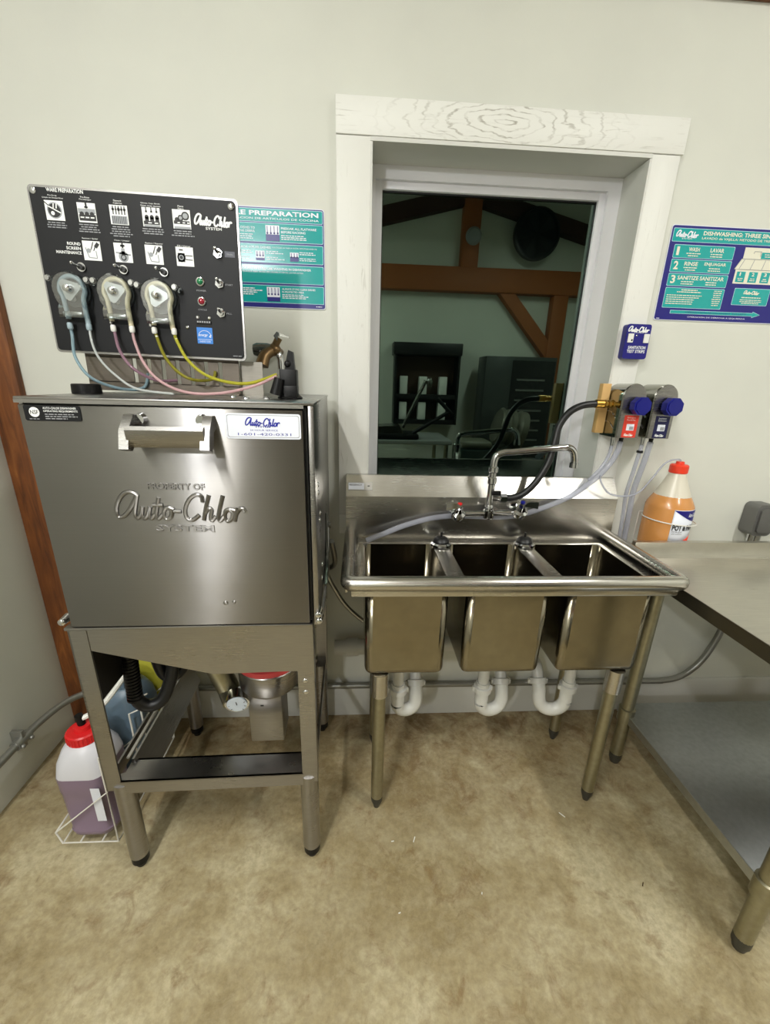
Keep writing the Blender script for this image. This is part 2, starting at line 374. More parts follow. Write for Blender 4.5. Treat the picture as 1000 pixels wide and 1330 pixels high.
# ceiling lamps
for i, (p, pw) in enumerate(LAMPS):
    t = thing('ceiling_lamp', ['linear lamp hanging over the dish machine side', 'linear lamp hanging over the work table side'][i], 'lamp', (p[0], p[1], p[2] + .01))
    G().box(p[0] - .09, p[0] + .09, p[1] - .66, p[1] + .66, p[2] + .012, p[2] + .07, .01).done('housing', OFFW, t)
    for q in (-.5, .5): G().cyl((p[0], p[1] + q, p[2] + .06), (p[0], p[1] + q, ZC), .006, seg=8).done('hanger_rod', WIREG, t)
    em = mat('lamp_diffuser', (255, 250, 235), .5); bs(em).inputs['Emission Color'].default_value = LAMP_COL + (1,); bs(em).inputs['Emission Strength'].default_value = 8
    G().box(p[0] - .075, p[0] + .075, p[1] - .62, p[1] + .62, p[2] + .004, p[2] + .013).done('diffuser', em, t)
    l = bpy.data.lights.new('lamp_light', 'AREA'); l.shape = 'RECTANGLE'; l.size = .07; l.size_y = 1.24; l.energy = pw; l.color = LAMP_COL
    lo = bpy.data.objects.new('lamp_light', l); COL.objects.link(lo); lo.location = p
# round work light hanging at the back of the room
p = V(SPOT[0]); dr = (V((-.25, 0, 1.25)) - p).normalized()
t = thing('work_light', 'round white work light hanging at the back of the room', 'lamp', p - dr * .06)
G().lathe(p - dr * .004, [(.075, 0), (.075, -.02), (.05, -.10), (.02, -.12)], axis=dr, seg=24).done('reflector', OFFW, t)
G().cyl(p - dr * .1, (p.x, p.y - .08, ZC), .006, seg=8).done('hanger_rod', WIREG, t)
l = bpy.data.lights.new('work_light_light', 'AREA'); l.shape = 'DISK'; l.size = .14; l.energy = SPOT[1]; l.color = (.97, .985, 1.0)
lo = bpy.data.objects.new('work_light_light', l); COL.objects.link(lo); lo.location = p; lo.rotation_euler = dr.to_track_quat('-Z', 'Y').to_euler()
# ================================================================== DISH MACHINE
MX0, MX1, MY0, MY1, MZ0, MZ1 = -.632, -.05, -.612, -.07, .832, 1.345
dm = thing('dishwasher', 'tall stainless commercial dish machine with embossed front door', 'dishwasher', (-.34, -.33, 0))
# hood: open-fronted shell with door recessed between the side flanges
g = G().box(MX1 - .012, MX1, MY0 - .012, MY1, MZ0, MZ1, .002).box(MX0 + .008, MX0 + .014, MY0, MY1, MZ0, MZ1).box(MX0 + .008, MX1, MY1 - .006, MY1, MZ0, MZ1)
g.done('hood', STEEL, dm)
G().box(MX0 + .016, MX1 - .016, MY0 + .004, MY1 - .01, MZ0 + .004, MZ1 - .004).done('wash_chamber', BLACK, dm)
g = G().box(MX0 + .008, MX1 + .002, MY0 - .014, MY1 + .002, MZ1, MZ1 + .006, .002).box(MX0 + .008, MX1 - .02, MY0 - .014, MY0 - .009, MZ1 - .006, MZ1 + .001)
g.done('top_panel', STEEL, dm)
door = None
DY = -.622
door = G().box(-.622, -.072, DY, MY0 + .002, .836, MZ1 - .009, .003).done('door', DOORST, dm)
# embossed maker's name
text('PROPERTY OF', -.402, 1.168, .118, .014, DY, DOORST, door, 'embossed_lettering', bold=.01, ext=.10, bevel=.02, slope=-.01)
logo(-.476, 1.102, .282, .062, DY, DOORST, door, 'embossed_lettering', .017, .0036)
text('SYSTEM', -.398, 1.074, .125, .015, DY, DOORST, door, 'embossed_lettering', bold=.01, ext=.10, bevel=.02, slope=-.01)
# a long dimple below the lettering
G().sph((-.266, DY, .895), .006, (1, .25, 1)).sph((-.247, DY, .897), .005, (1, .25, 1)).done('dent', DOORST, door)
# handle
h = G().prism([(-.654, 1.300), (-.672, 1.303), (-.677, 1.296), (-.674, 1.274), (-.662, 1.261), (-.654, 1.264)], -.403, -.258, 'x')
h = h.done('handle', STEEL, dm)
for x in (-.409, -.258):
    s_ = -1 if x < -.3 else 1
    G().prism([(-.622, 1.322), (-.640, 1.322), (-.668, 1.296), (-.680, 1.260), (-.664, 1.254), (-.650, 1.264), (-.640, 1.290), (-.622, 1.296)], x - .008, x + .010, 'x').done('handle_bracket', STEEL, h)
    G().cyl((x - s_ * .016, DY, 1.312), (x - s_ * .016, DY - .012, 1.312), .013, .010).done('handle_bolt', CHROME, h)
# stickers on the door
st = plate('rating_sticker', -.611, -.506, 1.305, 1.335, DY, .001, PANELBK, door, .004, 'black sticker with white certification disc')
dkw = WHITE
G().cyl((-.592, DY - .001, 1.3215), (-.592, DY - .0016, 1.3215), .0095, seg=24).done('rating_disc', dkw, door)
text('NSF', -.5995, 1.3175, .015, .008, DY - .0017, PANELBK, door, bold=.02)
text('AUTO-CHLOR DISHWASHER', -.575, 1.3275, .062, .0042, DY - .0012, WHITE, door, bold=.01)
text('OPERATING REQUIREMENTS', -.575, 1.3215, .064, .0042, DY - .0012, WHITE, door, bold=.01)
fine_print(door, -.573, -.512, 1.3178, 3, .0042, DY - .0012, GREYP, .0018, 'l')
fine_print(door, -.604, -.584, 1.3085, 1, .004, DY - .0012, GREYP, .0014)
st = plate('service_sticker', -.2285, -.077, 1.2765, 1.3275, DY, .001, LABW, door, .005, 'white service label with blue logo')
plate('service_sticker_rule', -.2255, -.080, 1.2795, 1.3245, DY - .001, .0003, GREYP, door, .004)
plate('service_sticker_field', -.2245, -.081, 1.2805, 1.3235, DY - .0013, .0003, LABW, door, .004)
NB = mat('logo_blue', (30, 40, 150), .4)
logo(-.189, 1.3035, .072, .0165, DY - .0018, NB, door, wt=.018)
text('SYSTEM', -.169, 1.2995, .030, .0036, DY - .0018, NB, door, bold=.02)
text('24 HOUR SERVICE', -.180, 1.2925, .056, .0036, DY - .0018, NB, door)
text('1-601-420-0331', -.205, 1.2835, .108, .0052, DY - .0018, NB, door)
# frame below: four corner posts with tube legs
for (x, y, f) in ((-.62, -.592, 1), (-.087, -.592, 1), (-.62, -.09, 0), (-.087, -.09, 0)):
    sx = 1 if x < -.3 else -1; xo = x - sx * .02
    if f: g = G().box(xo, xo + sx * .042, -.612, -.606, .315, .832).box(xo, xo + sx * .004, -.612, -.572, .315, .832)
    else: g = G().box(xo, xo + sx * .042, -.074, -.068, .315, .832).box(xo, xo + sx * .004, -.11, -.068, .315, .832)
    ps = g.done('corner_post', STEEL, dm)
    lx = x + sx * (.016 if sx > 0 else .006)
    G().cyl((lx, y, .045), (lx, y, .33), .026, seg=20).done('tube_leg', STEEL, ps)
    G().lathe((lx, y, 0), [(.014, 0), (.017, .012), (.024, .02), (.024, .046)]).done('leveling_foot', BLKPL, ps)
    if f and sx < 0:
        for z in (.66, .625):
            G().sph((x - .004, -.612, z), .007, (1, .5, 1)).done('bolt', CHROME, ps)
# sloped apron under the door
G().prism([(-.60, .826), (-.108, .826), (-.108, .690), (-.318, .687), (-.60, .764)], -.610, -.602, 'y').done('apron', STEEL, dm)
G().box(-.64, -.066, -.622, -.600, .826, .834, .002).done('apron_edge', STEEL, dm)
G().prism([(-.60, .826), (-.085, .826), (-.085, .70), (-.30, .70), (-.60, .78)], -.598, -.06, 'y').done('wash_tank', mat('tank_steel', (120, 116, 108), .45, 1.0), dm)
g = G().box(-.60, -.107, -.613, -.607, .305, .346).box(-.60, -.107, -.613, -.535, .342, .346).box(-.60, -.107, -.541, -.535, .315, .346)
g.done('lower_rail', STEEL, dm)
G().box(-.60, -.107, -.095, -.075, .315, .35).done('rear_rail', STEEL, dm)
for x in (-.637, -.078): G().box(x, x + .006, -.57, -.11, .31, .35).done('side_rail', STEEL, dm)
# right hand skirt below the hood, seen edge on
G().prism([(-.572, .832), (-.06, .832), (-.06, .60), (-.24, .74), (-.572, .79)], -.066, -.063, 'x').done('side_skirt', DKCH, dm)
# door linkage on the right side, bolts
lkx = MX1 + .006
g = G().tube([(lkx, -.30, .98), (lkx, -.36, .90), (lkx, -.47, .862)], .006, 8).cyl((lkx - .006, -.30, .98), (lkx + .01, -.30, .98), .009)
g.tube([(lkx, -.36, .90), (lkx, -.34, 1.03)], .004, 8, smooth=False); g.done('lift_linkage', DKCH, dm)
g = G().box(lkx - .002, lkx + .004, -.60, -.30, .842, .862); g.done('lift_arm', STEEL, dm)
for (y, z) in ((-.56, 1.166), (-.56, 1.147), (-.52, 1.085), (-.535, 1.072), (-.5, .90), (-.48, .93)):
    G().sph((MX1, y, z), .007, (.5, 1, 1)).done('bolt', CHROME, dm)
for (x, z) in ((-.636, .853), (-.052, .862), (-.050, .845)):
    G().cyl((x, -.60, z), (x, -.628, z), .010, .008).sph((x, -.628, z), .0085, (1, .5, 1)).done('hinge_bolt', CHROME, dm)
# sump strainer, gauge, drain and dark gear under the tank
sm = G()
sm.box(-.293, -.188, -.43, -.33, .285, .52, .004).done('strainer_box', STEEL, dm)
G().box(-.255, -.245, -.4305, -.43, .425, .43).done('strainer_slot', BLACK, dm)
G().lathe((-.225, -.40, .497), [(.085, 0), (.092, .01), (.094, .075), (.09, .08)], seg=28).done('scrap_basket', STEEL, dm)
G().lathe((-.225, -.40, .577), [(.095, 0), (.097, .004), (.097, .018), (.09, .022)], seg=28).done('basket_gasket', mat('pink_gasket', (208, 70, 74), .4), dm)
g = G().cyl((-.40, -.40, .60), (-.355, -.40, .47), .034).cyl((-.36, -.40, .47), (-.335, -.44, .455), .03); g.done('pump_elbow', GALV, dm)
gg = G().cyl((-.322, -.425, .465), (-.318, -.455, .458), .036, seg=28).done('pressure_gauge', CHROME, dm)
GF = mat('gauge_face', (214, 224, 236), .3)
GM = Matrix.Translation((-.318, -.4565, .458))
G().cyl((-.318, -.455, .458), (-.3178, -.4575, .4575), .030, seg=28).done('gauge_dial', GF, gg)
g = G()
for k in range(9):
    a = math.radians(225 - 270 * k / 8); g.cyl((-.3178 + .022 * math.cos(a), -.458, .4575 + .022 * math.sin(a)), (-.3178 + .027 * math.cos(a), -.458, .4575 + .027 * math.sin(a)), .0009, seg=6)
g.cyl((-.3178, -.459, .4575), (-.322, -.459, .482), .0014, seg=6); g.done('gauge_needle', BLACK, gg)
g = G().tube([(-.47, -.32, .60), (-.46, -.33, .56), (-.40, -.33, .545), (-.30, -.33, .55)], .013).cyl((-.46, -.2, .58), (-.20, -.2, .58), .022); g.done('drain_manifold', DKCH, dm)
g = G().box(-.56, -.30, -.16, -.10, .50, .68).cyl((-.52, -.22, .63), (-.40, -.22, .63), .06, seg=20); g.done('pump_motor', mat('motor_dark', (40, 40, 38), .5, .5), dm)
G().tube([(-.60, -.46, .66), (-.607, -.46, .52), (-.585, -.455, .465), (-.545, -.44, .468), (-.52, -.42, .52), (-.505, -.40, .60), (-.50, -.38, .70)], .019, 12).done('corrugated_hose', BLACK, dm)
g = G()
for k in range(14):
    t = k / 13; g.cyl((-.60 - .006 * t, -.46, .64 - .14 * t), (-.60 - .006 * t, -.46, .634 - .14 * t), .0215, seg=14)
g.done('hose_ribs', BLKPL, dm)
G().tube([(-.56, -.40, .60), (-.545, -.40, .535), (-.515, -.39, .52), (-.485, -.36, .56), (-.475, -.34, .66)], .017, 12).done('corrugated_hose', BLACK, dm)
# jug rack along the left side: steel trough
g = G().prism([(-.602, .30), (-.596, .36), (-.590, .36), (-.560, .27), (-.566, .265), (-.60, .285)], -.55, -.10, 'y'); g.done('jug_rack', STEEL, dm)
G().tube([(-.606, -.55, .365), (-.606, -.1, .365)], .004, 8, smooth=False).done('rack_wire', WIREW, dm)
dm.rotation_euler = (0, 0, .02); dm.location.x -= .002; dm.location.y -= .002
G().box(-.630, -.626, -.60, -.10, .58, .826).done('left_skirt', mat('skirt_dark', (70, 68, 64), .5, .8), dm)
# ---- things on top of the machine
tp = MZ1 + .006
pk = thing('cap', 'squat black round cap lying on the left of the machine top', 'cap', (-.592, -.44, tp))
G().lathe((-.592, -.44, tp), [(.030, 0), (.031, .002), (.030, .020), (.028, .022)], seg=28).done('cap_body', BLKPL, pk)
bt = thing('plastic_tower', 'black plastic tower fitting standing on the machine top', 'device', (-.12, -.46, tp))
g = G().box(-.137, -.099, -.475, -.435, tp + .012, tp + .066, .002).box(-.128, -.098, -.48, -.44, tp + .002, tp + .03, .002); g.done('tower_body', BLKPL, bt)
G().lathe((-.117, -.455, tp), [(.028, 0), (.030, .003), (.022, .010), (.018, .016)], seg=20).done('tower_base', BLKPL, bt)
g = G().cyl((-.147, -.478, tp + .010), (-.137, -.478, tp + .046), .014, .011); g.done('side_nozzle', BLKPL, bt)
g = G().prism([(-.126, tp + .066), (-.103, tp + .066), (-.106, tp + .104), (-.116, tp + .108), (-.121, tp + .09)], -.464, -.446, 'y').sph((-.119, -.462, tp + .078), .008); g.done('clip', BLKPL, bt)
for (x, y, l) in ((-.205, -.52, 'middle'), (-.165, -.50, 'rightmost'), (-.25, -.46, 'leftmost')):
    bo = tag(G().lathe((x, y, tp), [(.007, 0), (.007, .003), (.003, .006)], seg=10).done('machine_screw', CHROME), l + ' of the three small chrome screw heads on the machine top', 'screw', 'screws on the machine top')
# ================================================================== CONTROL PANEL
PY = -.362
cp = thing('control_panel', 'black dispenser control panel with three clear pump heads above the dish machine', 'control panel', (-.46, -.33, tp))
G().prism(rrect(-.690, -.236, 1.436, 1.778, .010), PY + .003, PY + .010, 'y').done('back_plate', STEEL, cp)
face = G().prism(rrect(-.685, -.241, 1.441, 1.773, .008), PY, PY + .004, 'y').done('panel_face', PANELBK, cp)
# stand with slots
g = G()
sx0, sx1, sz0, sz1 = -.640, -.262, tp, 1.445
xs = [sx0]; k = -.522
slots = [-.527 + i * .0355 for i in range(7)]
g.box(sx0, sx1, -.336, -.332, 1.430, sz1); g.box(sx0, sx1, -.336, -.332, tp, tp + .022)
prev = sx0
for s_ in slots: g.box(prev, s_, -.336, -.332, tp + .02, 1.432); prev = s_ + .010
g.box(prev, sx1, -.336, -.332, tp + .02, 1.432); g.box(sx0, sx1, -.352, -.300, tp, tp + .003)
STAND = steel('stand_steel', (112, 105, 97), .4, .5); g.done('slotted_stand', STAND, cp)
G().box(-.262, -.205, -.322, -.318, tp, 1.436).done('side_bracket', steel('bracket_steel', (150, 146, 138), .4, .5), cp)
G().box(-.655, -.27, -.352, -.31, 1.44, 1.72).done('panel_box', STEEL, cp)
for (x, z) in ((-.676, 1.766), (-.250, 1.762), (-.551, 1.508), (-.459, 1.507), (-.372, 1.507), (-.346, 1.530), (-.318, 1.530)):
    r = .0075 if z > 1.7 else .0042
    G().lathe((x, PY, z), [(r, 0), (r * .95, .002), (r * .5, .0035)], axis=(0, -1, 0), seg=14).done('screw', CHROME, cp)
# lettering
TY = PY - .0004
text('WARE PREPARATION', -.648, 1.7655, .078, .0075, TY, WHITE, cp, bold=.02)
text('ROUND', -.622, 1.6655, .029, .0062, TY, WHITE, cp, bold=.02)
text('SCREEN', -.6255, 1.6565, .032, .0062, TY, WHITE, cp, bold=.02)
text('MAINTENANCE', -.649, 1.6475, .0555, .0062, TY, WHITE, cp, bold=.02)
logo(-.334, 1.7225, .086, .0215, TY, WHITE, cp, wt=.023)
text('SYSTEM', -.310, 1.7135, .036, .0055, TY, WHITE, cp, bold=.015)
for (s_, x, z, w_) in (('POWER', -.3425, 1.5865, .022), ('CYCLE', -.3425, 1.5455, .020), ('START', -.275, 1.602, .018), ('FILL', -.276, 1.540, .013)):
    text(s_, x, z, w_, .0034, TY, GREYP, cp)
plate('drain_tag', -.271, -.248, 1.661, 1.673, PY, .0006, mat('tag_grey', (50, 52, 66), .4), cp)
text('DRAIN', -.267, 1.6652, .014, .0034, PY - .0009, GREYP, cp)
for (s1, s2, x, z) in (('Pre-Scrap', 'Limpia de Desperdicio', -.637, 1.7525), ('Pre-Rinse', 'Pre-enjuague', -.568, 1.7535), ('Flatware', 'Cubiertos', -.499, 1.7515), ('Glasses, Cups, Bowls', 'Vasos, tazas, tazones', -.428, 1.7505), ('Plates', 'Platos', -.362, 1.7495)):
    w1 = .0021 * len(s1); w2 = .0021 * len(s2)
    text(s1, x - w1 / 2, z + .0045, w1, .0033, TY, WHITE, cp); text(s2, x - w2 / 2, z, w2, .0033, TY, WHITE, cp)
for (s1, x, z) in (('Remove / Quitar', -.57, 1.679), ('Clean / Limpiar', -.50, 1.679), ('Replace / Reponer', -.429, 1.6775), ('Fill / Llenar', -.3625, 1.6765)):
    w1 = .0023 * len(s1); text(s1, x - w1 / 2, z, w1, .0034, TY, WHITE, cp)
for (x, n) in ((-.637, 3), (-.568, 4), (-.499, 5), (-.428, 3), (-.362, 3)):
    fine_print(cp, x - .026, x + .026, 1.7075, n, .0045, PY, GREYP, .0019)
fine_print(cp, -.267, -.246, 1.4465, 1, .004, PY, GREYP, .0015)
# pictograms
PB = mat('pictogram_black', (20, 20, 22), .5); PG = mat('pictogram_grey', (150, 154, 158), .5)
def picto(x0, x1, z0, z1, fn):
    p = plate('pictogram', x0, x1, z0, z1, PY, .0005, WHITE, cp)
    W, H = x1 - x0, z1 - z0; gb, gp = G(), G(); y = PY - .0006
    def bx(g, a, b, c, d): g.box(x0 + a * W, x0 + b * W, y - .0003, y, z0 + c * H, z0 + d * H)
    def ds(g, a, c, r, k=0): g.cyl((x0 + a * W, y - k * .0004, z0 + c * H), (x0 + a * W, y - .0003 - k * .0004, z0 + c * H), r * W, seg=20)
    def ln(g, a, c, b, d, t, k=0):
        p0 = V((x0 + a * W, z0 + c * H)); p1 = V((x0 + b * W, z0 + d * H)); n = (p1 - p0).orthogonal().normalized() * t * W / 2
        g.prism([tuple(p0 + n), tuple(p1 + n), tuple(p1 - n), tuple(p0 - n)], y - .0003 - k * .0004, y - k * .0004, 'y')
    gw = G(); fn(bx, ds, ln, gb, gp, gw)
    for q, m_, nm in ((gb, PB, 'symbol'), (gp, PG, 'symbol_shade'), (gw, WHITE, 'symbol_highlight')):
        if len(q.b.verts): q.done(nm, m_, p, ang=0)
        else: q.b.free()
def p_scrap(bx, ds, ln, k, gr, w_): ds(gr, .5, .5, .40); ds(k, .5, .5, .34, 1); ln(w_, .2, .7, .85, .38, .06, 2); ln(w_, .5, .85, .45, .55, .06, 2); ln(w_, .66, .85, .62, .6, .06, 2); ds(w_, .4, .35, .1, 2); ln(k, .0, .92, .35, .62, .05, 1)
def p_rinse(bx, ds, ln, k, gr, w_):
    bx(gr, .03, .97, .45, .70); ln(k, .5, 1, .5, .72, .10, 1); ln(k, .4, .78, .6, .78, .06, 1); bx(k, .05, .97, .08, .40)
    for a in (.22, .5, .78): ds(k, a, .42, .12, 1); ln(w_, a - .1, .25, a + .1, .25, .06, 1)
def p_flat(bx, ds, ln, k, gr, w_):
    bx(gr, .08, .95, .03, .45)
    for i in range(8): ln(k, .14 + .1 * i, .05, .14 + .1 * i, .42, .03, 1)
    for a, r in ((.2, .07), (.36, .05), (.52, .08), (.68, .06), (.84, .07)): ds(k, a, .78, r, 1); ln(k, a, .95, a, .52, .05, 1)
def p_glass(bx, ds, ln, k, gr, w_):
    bx(k, .05, .95, .12, .3); bx(gr, .05, .95, .0, .1); ln(w_, .3, .2, .5, .2, .05, 1); ln(w_, .66, .2, .86, .2, .05, 1)
    for a in (.24, .53, .82): ds(k, a, .5, .11); bx(k, a - .11, a + .11, .3, .5); ln(k, a, 1, a, .78, .05, 1); ln(k, a - .05, .78, a + .05, .78, .08, 1)
def p_plate(bx, ds, ln, k, gr, w_):
    bx(k, .05, .95, .25, .42); bx(gr, .05, .97, .0, .12); ds(k, .72, .68, .22); ds(gr, .72, .68, .14, 1); ds(k, .45, .56, .16, 1); ds(gr, .45, .56, .09, 2); ds(k, .24, .46, .13, 1)
    for a in (.25, .55, .8): ln(w_, a, .32, a + .14, .32, .05, 1)
def p_cup(bx, ds, ln, k, gr, w_):
    ln(gr, .15, .65, .3, .15, .05); ln(gr, .3, .15, .75, .12, .05); ln(gr, .75, .12, .72, .5, .05); ds(gr, .32, .5, .12); ln(k, .62, .95, .45, .55, .04, 1); ln(k, .9, .9, .72, .68, .18, 1); ln(k, .7, .7, .6, .5, .04, 1)
def p_tap(bx, ds, ln, k, gr, w_):
    ln(k, .5, 1, .5, .74, .08, 1); ln(k, .38, .86, .62, .86, .10, 1); bx(gr, .4, .6, .35, .72); ds(gr, .5, .3, .28); ds(k, .5, .25, .16, 1); ds(gr, .5, .25, .10, 2); ln(gr, .08, .5, .92, .4, .08)
def p_fill(bx, ds, ln, k, gr, w_):
    ds(k, .30, .45, .24); bx(k, .10, .50, .22, .68); ds(gr, .30, .45, .14, 1); ds(k, .30, .45, .09, 2); ln(k, .55, .56, .95, .56, .04, 1); ln(k, .55, .36, .95, .34, .04, 1); ln(k, .52, .36, .52, .56, .04, 1); ln(k, .2, .85, .42, .85, .06, 1)
for i, fn in enumerate((p_scrap, p_rinse, p_flat, p_glass, p_plate)):
    x = -.637 + i * .0690 + (0, -.0, .0, .0015, -.001)[i]; picto(x - .0195, x + .0195, 1.7118, 1.7492, fn)
for i, fn in enumerate((p_cup, p_tap, p_cup, p_fill)):
    x = -.5695 + i * .0690; picto(x - .0195, x + .0195, 1.6372, 1.6760, fn)
# toggle switches
def toggle(x, z, dx, dz, hexn):
    nut = G().prism(hexa((x, z), .0105 if hexn else .0095, 6 if hexn else 20, .3), PY - .005, PY, 'y').done('toggle_switch', CHROME, cp)
    G().cyl((x, PY - .005, z), (x, PY - .010, z), .0062, seg=14).done('toggle_collar', BLACK if not hexn else CHROME, nut)
    G().cyl((x, PY - .008, z), (x + dx, PY - .024, z + dz), .0026, .0038, seg=10).sph((x + dx, PY - .024, z + dz), .004).done('toggle_lever', CHROME, nut)
for x in (-.5975, -.5035, -.4125): toggle(x, 1.6215, -.009, .004, False)
for x, z in ((-.286, 1.667), (-.287, 1.605), (-.288, 1.542)): toggle(x, z, 0, .006, True)
for z, m_ in ((1.607, GREENL), (1.565, REDL)):
    b_ = G().lathe((-.332, PY, z), [(.0098, 0), (.0098, .003), (.0075, .004)], axis=(0, -1, 0)).done('indicator_lamp', CHROME, cp)
    G().sph((-.332, PY - .003, z), .0074, (1, .8, 1)).done('lens', m_, b_)
G().box(-.350, -.314, PY - .003, PY, 1.5165, 1.5235).done('hour_counter', BLKPL, cp)
g = G()
for k in range(6): g.box(-.347 + k * .0055, -.3433 + k * .0055, PY - .0035, PY - .003, 1.5182, 1.5218)
g.done('counter_digits', GREYP, cp)
plate('energy_sticker', -.3505, -.3135, 1.4715, 1.508, PY, .0005, EBLUE, cp)
g = G()
pts = [(-.332 + .015 * math.cos(a), 1.488 + .013 * math.sin(a)) for a in [math.pi * k / 12 for k in range(13)]]
for a, b in zip(pts, pts[1:]): g.cyl((a[0], PY - .0007, a[1]), (b[0], PY - .0007, b[1]), .0006, seg=5)
g.prism([(-.322, 1.487), (-.3195, 1.491), (-.316, 1.4915), (-.319, 1.4885), (-.317, 1.485), (-.321, 1.4865)], PY - .001, PY - .0006, 'y')
g.box(-.349, -.315, PY - .0009, PY - .0005, 1.4805, 1.4812); g.done('energy_emblem', LABW, cp)
text('energy', -.346, 1.4865, .021, .006, PY - .0008, LABW, cp, shear=.3, bold=.01); text('ENERGY STAR', -.345, 1.4745, .026, .0036, PY - .0008, LABW, cp)
# peristaltic pump heads
def pump(cx, cz, tubem, rot):
    pu = G().cyl((cx, PY, cz), (cx, PY - .006, cz), .036, seg=28).done('pump', mat('pump_back', (70, 74, 76), .3), cp)
    out = []
    for k in range(17): a = math.radians(-20 + 220 * k / 16); out.append((cx + .037 * math.cos(a), cz + .037 * math.sin(a)))
    prof = out + [(cx - .033, cz - .024), (cx - .026, cz - .036), (cx - .030, cz - .044), (cx - .030, cz - .060), (cx + .032, cz - .060), (cx + .033, cz - .044), (cx + .028, cz - .036), (cx + .034, cz - .024)]
    # shell: rim wall and clear front
    g = G(); n = len(prof)
    def off(p, s_): return (cx + (p[0] - cx) * s_, cz + (p[1] - cz + .006) * s_ - .006)
    A = [g.b.verts.new((p[0], PY, p[1])) for p in prof]; B_ = [g.b.verts.new((p[0], PY - .026, p[1])) for p in prof]; C_ = [g.b.verts.new((off(p, .90)[0], PY - .032, off(p, .90)[1])) for p in prof]
    for i in range(n):
        j = (i + 1) % n; g.b.faces.new((A[i], A[j], B_[j], B_[i])); g.b.faces.new((B_[i], B_[j], C_[j], C_[i]))
    g.b.faces.new(C_); g.done('clear_cover', CLEARP, pu)
    for s_ in (-1, 1): G().cyl((cx + s_ * .042, PY - .004, cz + .020), (cx + s_ * .042, PY - .026, cz + .020), .0085, .007, seg=14).done('cover_lug', CLEARP, pu)
    for s_ in (-1, 1): G().cyl((cx + s_ * .042, PY - .026, cz + .020), (cx + s_ * .042, PY - .030, cz + .020), .005, seg=12).done('lug_screw', CHROME, pu)
    tri = [(cx + .024 * math.cos(rot + 2.094 * k + s_), cz + .024 * math.sin(rot + 2.094 * k + s_)) for k in range(3) for s_ in (-.25, .25)]
    G().prism(tri, PY - .024, PY - .020, 'y').done('rotor', mat('rotor_alloy', (190, 192, 192), .3, .8), pu)
    for k in range(3): G().cyl((cx + .019 * math.cos(rot + 2.094 * k), PY - .006, cz + .019 * math.sin(rot + 2.094 * k)), (cx + .019 * math.cos(rot + 2.094 * k), PY - .022, cz + .019 * math.sin(rot + 2.094 * k)), .006, seg=12).done('roller', OFFW, pu)
    G().lathe((cx, PY - .024, cz), [(.010, 0), (.010, .004), (.008, .008), (.0075, .014), (.003, .016)], axis=(0, -1, 0), seg=16).done('rotor_hub', CHROME, pu)
    loop = [(cx - .019, PY - .013, cz - .062), (cx - .021, PY - .013, cz - .035)] + [(cx + .028 * math.cos(math.radians(a)), PY - .013, cz + .028 * math.sin(math.radians(a))) for a in (215, 180, 135, 90, 45, 0, -35)] + [(cx + .022, PY - .013, cz - .035), (cx + .024, PY - .013, cz - .07)]
    G().tube(loop, .0055, 10, 4).done('squeeze_tube', tubem, pu)
    G().box(cx - .022, cx + .022, PY - .028, PY - .020, cz - .058, cz - .047, .002).done('tube_clamp', CLEARP, pu)
    return pu
TUBEC = mat('cream_tube', (214, 204, 172), .4); TUBEG = mat('grey_tube', (150, 168, 176), .4)
PC = [(-.621, 1.572), (-.5225, 1.572), (-.426, 1.568)]
pump(*PC[0], TUBEG, .3); pump(*PC[1], TUBEC, 2.4); pump(*PC[2], TUBEC, 1.65 + .5)
cp.rotation_euler = (0, .018, 0); cp.location.z += .004; cp.location.x -= .003
yT = PY - .013
def tube(name, pts, r, m, label, grp='pump tubing over the machine top'):
    return tag(G().tube(pts, r * .78, 10, 8).done(name, m), label, 'tube', grp)
tube('chemical_tube', [(-.640, yT, 1.508), (-.640, yT, 1.48), (-.630, yT - .02, 1.43), (-.595, yT - .03, 1.385), (-.545, yT, 1.362), (-.505, -.345, 1.366), (-.49, -.345, 1.40)], .0045, TBLUE, 'pale blue tube looping down from the left pump head')
tube('chemical_tube', [(-.597, yT, 1.502), (-.594, yT - .005, 1.465), (-.575, yT - .02, 1.43), (-.53, yT - .05, 1.395), (-.47, yT - .08, 1.365), (-.38, yT - .10, 1.3565)], .0035, TCLR, 'clear white tube trailing from the left pump head across the machine top')
tube('chemical_tube', [(-.541, yT, 1.508), (-.540, yT, 1.49), (-.527, yT - .015, 1.448), (-.495, yT - .03, 1.41), (-.455, yT - .01, 1.385), (-.42, -.345, 1.385)], .0045, TPURP, 'purple tube curving down from the middle pump head')
tube('chemical_tube', [(-.498, yT, 1.490), (-.494, yT - .005, 1.470), (-.474, yT - .02, 1.425), (-.43, yT - .05, 1.385), (-.36, yT - .08, 1.3605), (-.28, yT - .09, 1.360), (-.20, yT - .09, 1.378), (-.145, -.462, 1.402)], .0042, TPINK, 'pale pink tube sweeping from the middle pump head to the black tower')
tube('chemical_tube', [(-.446, yT, 1.502), (-.442, yT, 1.48), (-.425, yT - .012, 1.44), (-.395, yT - .02, 1.405), (-.36, yT - .02, 1.388), (-.33, -.35, 1.39), (-.322, -.342, 1.41)], .0048, TOLIVE, 'olive yellow tube hanging from the right pump head')
tube('chemical_tube', [(-.400, yT, 1.490), (-.396, yT, 1.475), (-.37, yT - .02, 1.435), (-.325, yT - .045, 1.402), (-.27, yT - .065, 1.386), (-.21, yT - .08, 1.384), (-.145, -.458, 1.405)], .0048, TYEL, 'bright yellow tube sweeping from the right pump head to the black tower')
